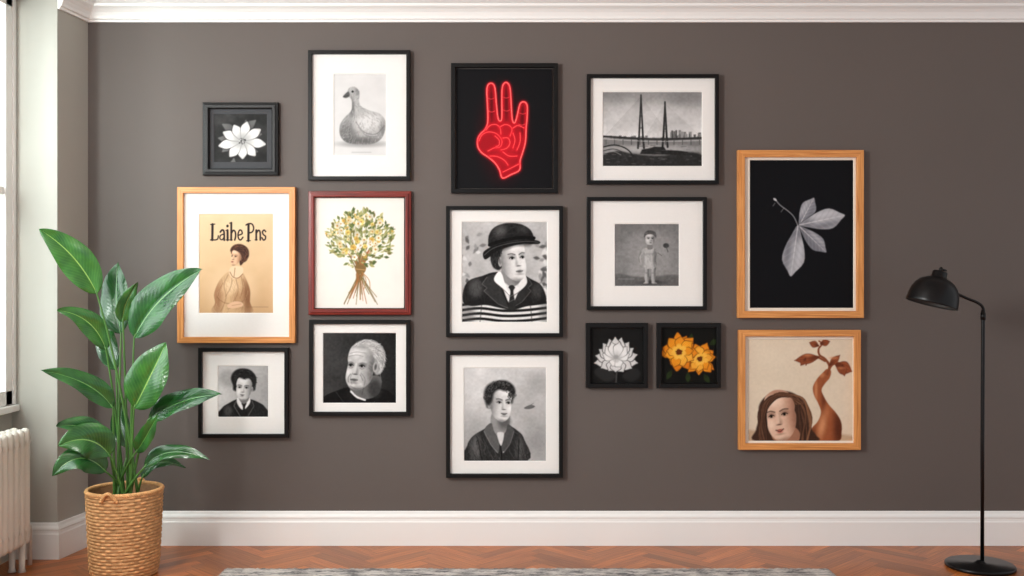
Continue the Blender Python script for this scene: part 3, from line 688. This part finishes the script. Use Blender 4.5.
picture((177,187,295,343),6.0,'poster','light oak frame with a tan lettered poster of a seated woman','tan poster with dark lettering and a woman in a pale dress',M_oak,M_matw)
picture((308,191,411,315),6.0,'bouquet','mahogany red frame with a yellow and green bouquet painting','painted bouquet tied above its stems on cream paper',M_red,None,.032,True)
picture((446,206,563,337),3.8,'hat','black frame with a portrait of a person in round hat','black and white portrait, round hat, jacket and stripes',M_black,M_matw)
picture((587,197,707,310),3.8,'child','black frame with a small standing child photograph on wide mount','grey photograph of a pale standing child',M_black,M_matw)
picture((198,348,288,438),3.8,'boy','small black frame with a portrait of a person in a tie','black and white portrait, dark hair, jacket and tie',M_black,M_matw)
picture((309,320,410,416),4.0,'oldman','black frame with a portrait of a white-haired person in dark clothes','portrait of a white-haired person on dark ground',M_black,M_matw)
picture((446,351,563,478),4.0,'curly','black frame with a portrait of a curly-haired person in jacket','black and white portrait, curly hair and dark jacket',M_black,M_matw)
picture((586,323,648,388),4.3,'lotus','tiny black frame with a white lotus flower on black','white lotus flower on black',M_black,None)
picture((657,323,721,388),4.3,'yellow','tiny black frame with orange yellow flowers on black','orange yellow flowers on black',M_black,None)
picture((738,150,864,318),7.0,'leaf','tall oak frame with pale veined leaves on a black print','pale grey leaves on black',M_oak,M_matc)
picture((739,330,861,450),6.5,'collage','oak frame with a woman face and brown gourd plant picture','collage of a wavy-haired face and a brown gourd with leaves',M_oak,M_matc)

# ------------------------------------------------------------------ room shell
CE=2.80
boxes('wall_back',[(-2.8,3.7,0,.15,-.02,CE)],M_wall,kind='structure')
boxes('ceiling',[(-2.8,3.7,-6,.15,CE,CE+.1)],M_ceil,kind='structure')
def prism(poly,z0,z1):
    n=len(poly);V=[(x,y,z0) for x,y in poly]+[(x,y,z1) for x,y in poly]
    F=[tuple(range(n)),tuple(n+k for k in reversed(range(n)))]+[(k,(k+1)%n,n+(k+1)%n,n+k) for k in range(n)]
    return V,F
V=[];F=[]
for poly,z0,z1 in(([(-2.6,0),(-2.12,0),(-2.16,-.25),(-2.6,-.25)],-.02,CE),([(-2.6,-.25),(-2.375,-.25),(-2.375,-1.95),(-2.6,-1.95)],-.02,.70),
                  ([(-2.6,-.25),(-2.16,-.25),(-2.16,-1.95),(-2.6,-1.95)],2.67,CE),([(-2.6,-1.95),(-2.16,-1.95),(-2.16,-2.5),(-2.6,-2.5)],-.02,CE)):
    v,f=prism(poly,z0,z1);o=len(V);V+=v;F+=[tuple(i+o for i in q) for q in f]
o=mesh_obj('wall_left',V,F,M_lwall,kind='structure');recalc(o)
bp=[(0,.001),(.022,.001),(.022,.118),(.019,.124),(.0175,.136),(.0195,.142),(.0165,.150),(.011,.158),(.008,.168),(.006,.171),(0,.171)]
sweep('baseboard_back',[(-2.119,0),(3.7,0)],bp,M_white,side=-1)
sweep('baseboard_left',[(-2.374,-.25),(-2.16,-.25),(-2.12,-.001)],bp,M_white,side=-1)
cp=[(0,2.612),(.012,2.612),(.014,2.622),(.022,2.626),(.026,2.640),(.034,2.655),(.048,2.668),(.066,2.678),(.070,2.690),(.082,2.694),(.098,2.702),(.112,2.716),(.118,2.735),(.118,2.765),(.14,2.775),(.14,CE),(0,CE)]
sweep('trim_1',[(-2.119,0),(3.7,0)],cp,M_white,side=-1)
sweep('trim_2',[(-2.16,-.249),(-2.12,-.001)],cp,M_white,side=-1)
wy0,wy1,wz0,wz1=-.252,-1.948,.735,2.668
L=[(-2.42,-2.36,wy0-.085,wy0,wz0,wz1),(-2.42,-2.36,wy1,wy1+.085,wz0,wz1),(-2.42,-2.36,wy1,wy0,wz0,wz0+.07),(-2.42,-2.36,wy1,wy0,wz1-.06,wz1),
   (-2.415,-2.375,-1.13,-1.07,wz0,wz1),(-2.415,-2.37,wy1,wy0,1.72,1.76),(-2.375,-2.352,wy0-.028,wy0,wz0,wz1),(-2.41,-2.38,-.70,-.675,wz0,wz1),(-2.41,-2.38,-1.54,-1.515,wz0,wz1)]
wn=boxes('window_1',L,M_white,bevel=.004,kind='structure')
M_glass=bpy.data.materials.new('window_glass');M_glass.use_nodes=True;nt=M_glass.node_tree
for n in list(nt.nodes):
    if n.type=='BSDF_PRINCIPLED': nt.nodes.remove(n)
out=[n for n in nt.nodes if n.type=='OUTPUT_MATERIAL'][0]
tr=nt.nodes.new('ShaderNodeBsdfTransparent');tr.inputs[0].default_value=(.80,.84,.83,1);gl=nt.nodes.new('ShaderNodeBsdfGlossy');gl.inputs['Roughness'].default_value=.03
mx=nt.nodes.new('ShaderNodeMixShader');mx.inputs[0].default_value=.07
nt.links.new(tr.outputs[0],mx.inputs[1]);nt.links.new(gl.outputs[0],mx.inputs[2]);nt.links.new(mx.outputs[0],out.inputs['Surface'])
g=boxes('window_pane',[(-2.398,-2.394,wy1+.05,wy0-.05,wz0+.05,wz1-.04)],M_glass,parent=wn)
boxes('trim_3',[(-2.45,-2.335,wy1,wy0,.702,.734)],M_white,bevel=.006,kind='structure')

# floor: herringbone parquet as one mesh
V=[];F=[];T=[];UV=[]
w_,L_=.062,.372;r=random.Random(4);c45=math.cos(math.radians(45))
def plank(x,y,dx,dy,horiz):
    g_=.0006;pts=[(x+g_,y+g_),(x+dx-g_,y+g_),(x+dx-g_,y+dy-g_),(x+g_,y+dy-g_)]
    cx,cy=x+dx/2,y+dy/2;wx,wy=(cx-cy)*c45+.4,(cx+cy)*c45-2.7
    if not(-3<wx<4 and -6.2<wy<.5): return
    o=len(V)
    for a_,b_ in pts: V.append(((a_-b_)*c45+.4,(a_+b_)*c45-2.7,0.0))
    F.append((o,o+1,o+2,o+3));t=r.uniform(.62,1.1)*(1.08 if horiz else .90);T.append((t*r.uniform(.98,1.04),t,t*r.uniform(.9,1.0)))
    ou,ov=r.uniform(0,50),r.uniform(0,50)
    if horiz: UV.extend([(ou,ov),(ou+dx,ov),(ou+dx,ov+dy),(ou,ov+dy)])
    else: UV.extend([(ou,ov),(ou,ov+dx),(ou+dy,ov+dx),(ou+dy,ov)])
for m_ in range(-16,17):
    for i in range(-100,101):
        bx,by=i*w_+m_*L_,i*w_-m_*L_
        plank(bx,by,L_,w_,True);plank(bx+L_,by+w_-L_,w_,L_,False)
me=bpy.data.meshes.new('floor');nb=len(V)
V+=[(-2.8,-6,-.003),(3.7,-6,-.003),(3.7,0,-.003),(-2.8,0,-.003)];F.append((nb,nb+1,nb+2,nb+3));T.append((.12,.1,.1));UV+=[(0,0),(1,0),(1,1),(0,1)]
me.from_pydata(V,[],F);me.update()
uvl=me.uv_layers.new(name='UVMap')
for i,u in enumerate(UV): uvl.data[i].uv=u
at=me.color_attributes.new('tint','FLOAT_COLOR','CORNER')
li=0
for fi,f in enumerate(F):
    for k in range(4): at.data[li].color=(*T[fi],1);li+=1
me.materials.append(M_floor)
bm=bmesh.new();bm.from_mesh(me)
for co,no in(((0,0,0),(0,1,0)),((0,-6,0),(0,-1,0)),((-2.6,0,0),(-1,0,0)),((3.7,0,0),(1,0,0))):
    bmesh.ops.bisect_plane(bm,geom=bm.verts[:]+bm.edges[:]+bm.faces[:],plane_co=co,plane_no=no,clear_outer=True)
bm.to_mesh(me);bm.free()
fo=bpy.data.objects.new('floor',me);COL.objects.link(fo);fo['kind']='structure'

# ------------------------------------------------------------------ rug
M_rug=bpy.data.materials.new('rug_wool');M_rug.use_nodes=True;nt=M_rug.node_tree;b=nt.nodes['Principled BSDF'];b.inputs['Roughness'].default_value=.95
tc=nt.nodes.new('ShaderNodeTexCoord');n1=nt.nodes.new('ShaderNodeTexNoise');n1.inputs['Scale'].default_value=9;n1.inputs['Detail'].default_value=8;n1.inputs['Roughness'].default_value=.75
mp=nt.nodes.new('ShaderNodeMapping');mp.inputs['Scale'].default_value=(1,3,1)
cr=nt.nodes.new('ShaderNodeValToRGB');e_=cr.color_ramp.elements;e_[0].position=.40;e_[0].color=S(98,96,98);e_[1].position=.58;e_[1].color=S(206,200,194)
nt.links.new(tc.outputs['Object'],mp.inputs[0]);nt.links.new(mp.outputs[0],n1.inputs['Vector']);nt.links.new(n1.outputs['Fac'],cr.inputs[0]);nt.links.new(cr.outputs[0],b.inputs['Base Color'])
nx,ny=280,120;V=[];F=[]
xa,xb,ya,yb=-1.31,1.445,-.435,-2.1
for j in range(ny+1):
    for i in range(nx+1):
        ed=min(1,min(i,nx-i,j,ny-j)/2)
        V.append((xa+(xb-xa)*i/nx+.003*random.uniform(-1,1),ya+(yb-ya)*j/ny+.003*random.uniform(-1,1),.002+ed*(.011+random.uniform(-.002,.002))))
for j in range(ny):
    for i in range(nx):
        q=j*(nx+1)+i;F.append((q,q+nx+1,q+nx+2,q+1))
rg=mesh_obj('rug',V,F,M_rug,smooth=True);rg['label']='mottled grey and cream woven wool rug on the parquet';rg['category']='rug'

# ------------------------------------------------------------------ radiator
M_rad=new_mat('radiator_enamel',S(232,228,218),.35,noise=.02,nscale=10)
rad=empty('radiator',(-2.25,-.44,0),'cream column radiator under the window','radiator');bpy.context.view_layer.update()
V=[];F=[]
def capsule(xc,yc,z0,z1,rx,ry):
    n=14;prof=[]
    for k in range(6):
        t=k/5*math.pi/2;prof.append((math.sin(t),z0+rx-rx*math.cos(t)))
    for k in range(6):
        t=math.pi/2-k/5*math.pi/2;prof.append((math.sin(t),z1-rx+rx*math.cos(t)))
    o=len(V)
    for s_,z in prof:
        s_=max(s_,.02)
        for k in range(n):
            a_=2*math.pi*k/n;V.append((xc+rx*s_*math.cos(a_),yc+ry*s_*math.sin(a_),z))
    for i in range(len(prof)-1):
        for k in range(n):
            F.append((o+i*n+k,o+i*n+(k+1)%n,o+(i+1)*n+(k+1)%n,o+(i+1)*n+k))
y0=-.46
for xc in(-2.212,-2.262): capsule(xc,y0,.12,.65,.022,.0215)
for zz in(.19,.585):
    tube_geo([(-2.195,y0,zz),(-2.28,y0,zz)],.021,12,V,F)
    tube_geo([(-2.237,y0-.0248,zz),(-2.237,y0+.0248,zz)],.019,12,V,F)
sec=mesh_obj('radiator_section',V,F,M_rad,rad,smooth=True)
for k in range(1,24):
    c=sec.copy();c.location=(sec.location.x,sec.location.y-.0495*k,sec.location.z);COL.objects.link(c)
for yy in(y0-.02,y0-.0495*22):
    for xc in(-2.215,-2.26):
        V,F=tube_geo([(xc,yy,.001),(xc,yy,.02),(xc,yy,.14)],[.018,.013,.015],12)
        mesh_obj('radiator_foot',V,F,M_rad,rad,smooth=True)
V,F=tube_geo([(-2.237,y0+.03,.19),(-2.237,y0+.08,.19),(-2.237,y0+.095,.18),(-2.237,y0+.1,.16),(-2.237,y0+.1,.001)],.010,12)
mesh_obj('radiator_pipe',V,F,M_rad,rad,smooth=True)
V,F=tube_geo([(-2.374,y0-.5,.45),(-2.28,y0-.5,.45)],.008,8);mesh_obj('wall_bracket',V,F,M_rad,rad)

# ------------------------------------------------------------------ floor lamp
M_lamp=new_mat('lamp_black_metal',S(14,14,16),.33,.3,noise=.08,nscale=20,spec=.4)
M_lampin=new_mat('lamp_inner_grey',S(70,68,66),.5)
LX,LY=2.167,-.40
lamp=empty('floor_lamp',(LX-.012,LY,0),'slim black metal reading floor lamp with dome shade','floor lamp');bpy.context.view_layer.update()
bx=LX-.014
V,F=lathe_geo([(.001,.0005),(.146,.0005),(.151,.004),(.151,.014),(.146,.019),(.03,.021),(.018,.028),(.012,.034),(.001,.035)],72)
for v in V: v.x+=bx;v.y+=LY
recalc(mesh_obj('base',V,F,M_lamp,lamp,smooth=True))
top=W(983.5,310,LY)
V,F=tube_geo([(LX-.004,LY,.02),(LX-.003,LY,.6),(LX,LY,top.z-.03),(LX,LY,top.z)],.0085,16)
mesh_obj('pole',V,F,M_lamp,lamp,smooth=True)
A0=Vector((LX,LY,top.z-.03));
pts=catmull([tuple(A0),tuple(W(983,308,LY)),tuple(W(978,303,LY)),tuple(W(966,298,LY)),tuple(W(953,292,LY)),tuple(W(947,289,LY))],6,False)
V,F=tube_geo(pts,.0065,14)
tube_geo([(LX,LY,top.z-.045),(LX,LY,top.z-.012)],.0115,14,V,F)
mesh_obj('arm',V,F,M_lamp,lamp,smooth=True)
oc=W(931.5,304.5,LY);tilt=math.radians(15)
prof=[(.113,0),(.1145,.003),(.1135,.014),(.111,.038),(.105,.064),(.094,.088),(.077,.108),(.056,.121),(.040,.127),(.034,.131),(.033,.152),(.030,.158),(.018,.161),(.001,.162)]
inner=[(r_*.975,max(z_-.003,0.0005)) for r_,z_ in prof[:9]]
R=Matrix.Translation(oc)@Matrix.Rotation(tilt,4,'Y')
V,F=lathe_geo(list(reversed(inner))+prof,64);V=[R@v for v in V]
sh_=mesh_obj('lamp_shade',V,F,M_lamp,lamp,smooth=True)
sh_.data.materials.append(M_lampin)
for p in sh_.data.polygons:
    if p.index<8*64: p.material_index=1
V,F=lathe_geo([(.001,.04),(.018,.044),(.029,.058),(.030,.070),(.022,.088),(.014,.098),(.014,.124),(.001,.124)],32);V=[R@v for v in V]
mesh_obj('bulb',V,F,new_mat('bulb_glass',S(240,236,225),.3),lamp,smooth=True)
V=[];F=[];tube_geo([R@Vector((0,0,.157)),R@Vector((0,0,.172)),R@Vector((0,0,.178))],[.008,.008,.004],12,V,F)
tube_geo([R@Vector((-.005,0,.168)),R@Vector((.026,0,.168))],.0045,10,V,F)
mesh_obj('switch',V,F,M_lamp,lamp,smooth=True)
V=[];F=[];tube_geo([W(951,292,LY),W(944,288,LY)],.011,14,V,F);tube_geo([W(948,290,LY-.015),W(948,290,LY+.015)],.009,14,V,F)
mesh_obj('joint',V,F,M_lamp,lamp,smooth=True)

# ------------------------------------------------------------------ potted plant
PX,PY=-1.743,-.50
pl=empty('potted_plant',(PX,PY,0),'tall broad-leaved green plant in a woven seagrass basket','potted plant');bpy.context.view_layer.update()
M_bask=bpy.data.materials.new('seagrass_weave');M_bask.use_nodes=True;nt=M_bask.node_tree;b=nt.nodes['Principled BSDF'];b.inputs['Roughness'].default_value=.75
at=nt.nodes.new('ShaderNodeAttribute');at.attribute_name='tint';tc=nt.nodes.new('ShaderNodeTexCoord');n1=nt.nodes.new('ShaderNodeTexNoise');n1.inputs['Scale'].default_value=45;n1.inputs['Detail'].default_value=5
cr=nt.nodes.new('ShaderNodeValToRGB');cr.color_ramp.elements[0].position=.3;cr.color_ramp.elements[0].color=(.72,.68,.62,1);cr.color_ramp.elements[1].position=.7;cr.color_ramp.elements[1].color=(1.15,1.15,1.15,1)
mx=nt.nodes.new('ShaderNodeMix');mx.data_type='RGBA';mx.blend_type='MULTIPLY';mx.inputs[0].default_value=1
nt.links.new(tc.outputs['Object'],n1.inputs['Vector']);nt.links.new(n1.outputs['Fac'],cr.inputs[0]);nt.links.new(cr.outputs[0],mx.inputs[6]);nt.links.new(at.outputs['Color'],mx.inputs[7]);nt.links.new(mx.outputs[2],b.inputs['Base Color'])
Hb=.375;rows=26;nth=560;per=7;V=[];F=[];TT=[]
ns=rows*per
def Rb(t): return .142+.019*t**.8-.006*math.exp(-((t-.0)/.06)**2)
kn=40
for j in range(ns+1):
    t=j/ns;row=min(int(j/per),rows-1);f=(j-row*per)/per
    for k in range(nth):
        th=2*math.pi*k/nth
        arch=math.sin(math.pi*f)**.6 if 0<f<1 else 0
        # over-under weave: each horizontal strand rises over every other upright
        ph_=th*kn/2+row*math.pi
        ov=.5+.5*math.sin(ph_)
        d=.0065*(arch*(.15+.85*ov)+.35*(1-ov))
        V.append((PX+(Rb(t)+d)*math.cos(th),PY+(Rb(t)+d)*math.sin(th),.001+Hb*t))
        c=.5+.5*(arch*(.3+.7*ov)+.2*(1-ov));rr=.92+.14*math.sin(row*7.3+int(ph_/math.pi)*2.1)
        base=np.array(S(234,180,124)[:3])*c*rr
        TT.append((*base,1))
for j in range(ns):
    for k in range(nth):
        F.append((j*nth+k,j*nth+(k+1)%nth,(j+1)*nth+(k+1)%nth,(j+1)*nth+k))
F.append(tuple(reversed(range(nth))))
o=len(V)
for z,rr in((Hb,Rb(1)),(Hb,.150),(.30,.147)):
    for k in range(nth):
        th=2*math.pi*k/nth;V.append((PX+rr*math.cos(th),PY+rr*math.sin(th),z));TT.append((*np.array(S(150,108,70)[:3]),1))
for j in range(2):
    for k in range(nth):
        F.append((o+j*nth+k,o+j*nth+(k+1)%nth,o+(j+1)*nth+(k+1)%nth,o+(j+1)*nth+k))
bk=mesh_obj('basket',V,F,M_bask,pl,smooth=True);bk['label']='round braided seagrass basket'
ca=bk.data.color_attributes.new('tint','FLOAT_COLOR','POINT')
ca.data.foreach_set('color',np.array(TT,dtype=np.float32).ravel())
M_rope=new_mat('seagrass_rope',S(220,166,110),.8,noise=.25,nscale=60,bump=.5,bscale=120)
def rope(name,path,R_,strands=3,tw=40,closed=True):
    V=[];F=[];N=len(path)
    P=[Vector(p) for p in path]
    for s_ in range(strands):
        pts=[]
        for i,p in enumerate(P):
            q=P[(i+1)%N] if closed or i<N-1 else P[i];q0=P[i-1] if closed or i>0 else P[i]
            t=(q-q0).normalized();u=Vector((0,0,1));u=(u-t*u.dot(t));u=u.normalized() if u.length>1e-3 else t.orthogonal().normalized();w=t.cross(u)
            an=2*math.pi*(s_/strands+tw*i/N);pts.append(p+(u*math.cos(an)+w*math.sin(an))*R_*.55)
        if closed: pts.append(pts[0])
        tube_geo(pts,R_*.62,7,V,F)
    return mesh_obj(name,V,F,M_rope,pl,smooth=True)
rope('basket_rim',[(PX+.159*math.cos(2*math.pi*k/360),PY+.159*math.sin(2*math.pi*k/360),Hb+.004) for k in range(360)],.009,3,34)
for th in(math.radians(-92),math.radians(88)):
    pts=[]
    for i in range(41):
        u=i/40;a_=th+(u-.5)*.42;h=.040*math.sin(math.pi*u)
        rr=.168+.008*math.sin(math.pi*u);pts.append((PX+rr*math.cos(a_),PY+rr*math.sin(a_),Hb-.022+h))
    rope('handle',pts,.008,2,7,False)
V,F=lathe_geo([(.001,.335),(.06,.338),(.12,.333),(.1485,.330)],48)
for v in V: v.x+=PX;v.y+=PY;v.z+=random.uniform(-.004,.004)
recalc(mesh_obj('soil',V,F,new_mat('soil',S(48,36,28),.95,noise=.4,nscale=60,bump=1,bscale=90),pl))
# leaves: base, mid, tip (measured points + depth y); half width m ; face dir ; tint
Lf=[
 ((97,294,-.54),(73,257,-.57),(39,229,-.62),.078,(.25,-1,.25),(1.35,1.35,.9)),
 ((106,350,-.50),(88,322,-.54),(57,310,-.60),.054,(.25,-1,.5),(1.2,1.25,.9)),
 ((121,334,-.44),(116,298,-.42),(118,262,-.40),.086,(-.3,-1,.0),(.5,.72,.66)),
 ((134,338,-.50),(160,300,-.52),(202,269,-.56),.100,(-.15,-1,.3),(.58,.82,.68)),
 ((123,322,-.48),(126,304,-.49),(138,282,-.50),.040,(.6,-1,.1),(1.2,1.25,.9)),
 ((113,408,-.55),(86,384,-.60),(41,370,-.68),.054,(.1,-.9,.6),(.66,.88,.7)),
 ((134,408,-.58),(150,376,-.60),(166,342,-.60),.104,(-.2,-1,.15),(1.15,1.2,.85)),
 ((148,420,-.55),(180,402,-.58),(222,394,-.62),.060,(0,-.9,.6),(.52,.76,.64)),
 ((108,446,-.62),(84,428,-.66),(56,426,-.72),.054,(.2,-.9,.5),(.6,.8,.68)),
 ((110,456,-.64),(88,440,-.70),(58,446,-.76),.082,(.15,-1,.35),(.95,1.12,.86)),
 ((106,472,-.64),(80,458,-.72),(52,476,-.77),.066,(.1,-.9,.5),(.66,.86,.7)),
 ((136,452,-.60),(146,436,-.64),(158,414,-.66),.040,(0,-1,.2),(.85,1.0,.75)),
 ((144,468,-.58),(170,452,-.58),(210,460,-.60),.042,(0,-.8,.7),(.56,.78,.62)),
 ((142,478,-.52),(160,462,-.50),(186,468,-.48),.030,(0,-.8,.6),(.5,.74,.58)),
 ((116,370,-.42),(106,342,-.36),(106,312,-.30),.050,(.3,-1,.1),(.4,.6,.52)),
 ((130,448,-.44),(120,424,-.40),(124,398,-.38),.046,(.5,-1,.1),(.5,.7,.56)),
]
VL=[];FL=[];UVL=[];TL=[];VS=[];FS=[]
rr=random.Random(8)
for li,(b_,m_,t_,hw,nrm,tint) in enumerate(Lf):
    B=W(*b_);M_=W(*m_);T_=W(*t_);N0=Vector(nrm).normalized()
    ctrl=M_*2-(B+T_)*.5
    NU,NV=28,14;o=len(VL);ph=rr.uniform(0,6)
    for i in range(NU+1):
        t=i/NU
        p=B*(1-t)**2+ctrl*2*t*(1-t)+T_*t*t
        tg=((ctrl-B)*2*(1-t)+(T_-ctrl)*2*t).normalized()
        n=(N0-tg*N0.dot(tg)).normalized();sd=tg.cross(n).normalized()
        wd=hw*(math.sin(math.pi*t**.80)**.72)*(1-.12*t) if 0<t<1 else 0.0006
        wd=max(wd,.0006)
        for j in range(NV+1):
            s_=(j/NV-.5)*2
            lift=.40*abs(s_)**1.1*wd*(1-.6*s_*s_) - .004*math.exp(-(s_/.06)**2)+.006*math.sin(t*12+ph+s_*2)*abs(s_)
            VL.append(p+sd*s_*wd+n*lift);UVL.append((s_*.5+.5,t))
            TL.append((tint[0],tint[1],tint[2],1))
    for i in range(NU):
        for j in range(NV):
            q=o+i*(NV+1)+j;FL.append((q,q+1,q+NV+2,q+NV+1))
    an=2*math.pi*li/len(Lf)*5;rad_=.02+.045*rr.random()
    S0=Vector((PX+rad_*math.cos(an),PY+rad_*math.sin(an),.325))
    tg=(ctrl-B).normalized()
    hgt=B.z-S0.z
    c1=Vector((S0.x*.6+B.x*.4,S0.y*.6+B.y*.4,S0.z+hgt*.6))
    path=bez(S0,c1,B,14)+[B+tg*.02]
    tube_geo(path,[.0075-.0042*k/15 for k in range(16)],10,VS,FS)
M_leaf=bpy.data.materials.new('leaf_green');M_leaf.use_nodes=True;nt=M_leaf.node_tree;b=nt.nodes['Principled BSDF'];b.inputs['Roughness'].default_value=.22;b.inputs['Specular IOR Level'].default_value=.65
uv=nt.nodes.new('ShaderNodeUVMap');sx=nt.nodes.new('ShaderNodeSeparateXYZ');nt.links.new(uv.outputs[0],sx.inputs[0])
def mth(op,a_,b2=None,c_=None):
    n=nt.nodes.new('ShaderNodeMath');n.operation=op
    for i,v in enumerate((a_,b2,c_)):
        if v is None: continue
        if isinstance(v,(int,float)): n.inputs[i].default_value=v
        else: nt.links.new(v,n.inputs[i])
    return n.outputs[0]
au=mth('ABSOLUTE',mth('SUBTRACT',sx.outputs[0],.5))
ph=mth('SUBTRACT',mth('MULTIPLY',sx.outputs[1],110.0),mth('MULTIPLY',au,60.0))
vein=mth('POWER',mth('ADD',mth('MULTIPLY',mth('SINE',ph),.5),.5),3.0)
mid=mth('LESS_THAN',au,.014)
nz=nt.nodes.new('ShaderNodeTexNoise');nz.inputs['Scale'].default_value=14;tc=nt.nodes.new('ShaderNodeTexCoord');nt.links.new(tc.outputs['Object'],nz.inputs['Vector'])
cr=nt.nodes.new('ShaderNodeValToRGB');cr.color_ramp.elements[0].position=.3;cr.color_ramp.elements[0].color=S(28,74,38);cr.color_ramp.elements[1].position=.75;cr.color_ramp.elements[1].color=S(56,112,50)
nt.links.new(nz.outputs['Fac'],cr.inputs[0])
m1=nt.nodes.new('ShaderNodeMix');m1.data_type='RGBA';m1.inputs[7].default_value=S(98,150,80);nt.links.new(cr.outputs[0],m1.inputs[6]);nt.links.new(mth('MULTIPLY',vein,.13),m1.inputs[0])
m2=nt.nodes.new('ShaderNodeMix');m2.data_type='RGBA';m2.inputs[7].default_value=S(132,170,98);nt.links.new(m1.outputs[2],m2.inputs[6]);nt.links.new(mid,m2.inputs[0])
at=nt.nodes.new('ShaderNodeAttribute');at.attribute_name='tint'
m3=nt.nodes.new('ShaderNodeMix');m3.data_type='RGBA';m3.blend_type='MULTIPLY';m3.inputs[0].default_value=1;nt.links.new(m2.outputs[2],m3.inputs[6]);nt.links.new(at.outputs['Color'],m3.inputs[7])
nt.links.new(m3.outputs[2],b.inputs['Base Color'])
bpn=nt.nodes.new('ShaderNodeBump');bpn.inputs['Strength'].default_value=.15;bpn.inputs['Distance'].default_value=.002;nt.links.new(vein,bpn.inputs['Height']);nt.links.new(bpn.outputs[0],b.inputs['Normal'])
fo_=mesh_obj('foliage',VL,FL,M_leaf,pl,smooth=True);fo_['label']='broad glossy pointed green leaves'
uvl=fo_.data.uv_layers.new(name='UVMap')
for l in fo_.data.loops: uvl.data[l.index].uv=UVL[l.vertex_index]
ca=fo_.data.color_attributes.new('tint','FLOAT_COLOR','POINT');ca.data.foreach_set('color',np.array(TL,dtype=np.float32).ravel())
mesh_obj('stems',VS,FS,new_mat('stem_green',S(76,124,54),.4,noise=.15,nscale=20),pl,smooth=True)

# ------------------------------------------------------------------ light
wd=bpy.data.worlds.new('world');scene.world=wd;wd.use_nodes=True
bg=wd.node_tree.nodes['Background'];bg.inputs[0].default_value=(.97,.98,1,1);bg.inputs[1].default_value=.70
def area(name,loc,target,sx_,sy_,power,col=(1,1,1)):
    d=bpy.data.lights.new(name,'AREA');d.shape='RECTANGLE';d.size=sx_;d.size_y=sy_;d.energy=power;d.color=col
    o=bpy.data.objects.new(name,d);COL.objects.link(o);o.location=loc
    o.rotation_euler=(Vector(target)-Vector(loc)).to_track_quat('-Z','Y').to_euler();return o
area('window_daylight',(-2.6,-2.75,2.3),(-.6,0,1.3),1.2,1.2,255,(1,.99,.975))
area('side_window_daylight',(-2.75,-1.1,1.8),(-1.5,-.7,1.2),1.5,1.7,60,(.97,.99,1))

cam=bpy.data.cameras.new('camera');cam.sensor_width=36;cam.lens=36*1000/1024
co=bpy.data.objects.new('camera',cam);COL.objects.link(co);co.location=(0,-5,CAMH);co.rotation_euler=(math.radians(90),0,0)
scene.camera=co
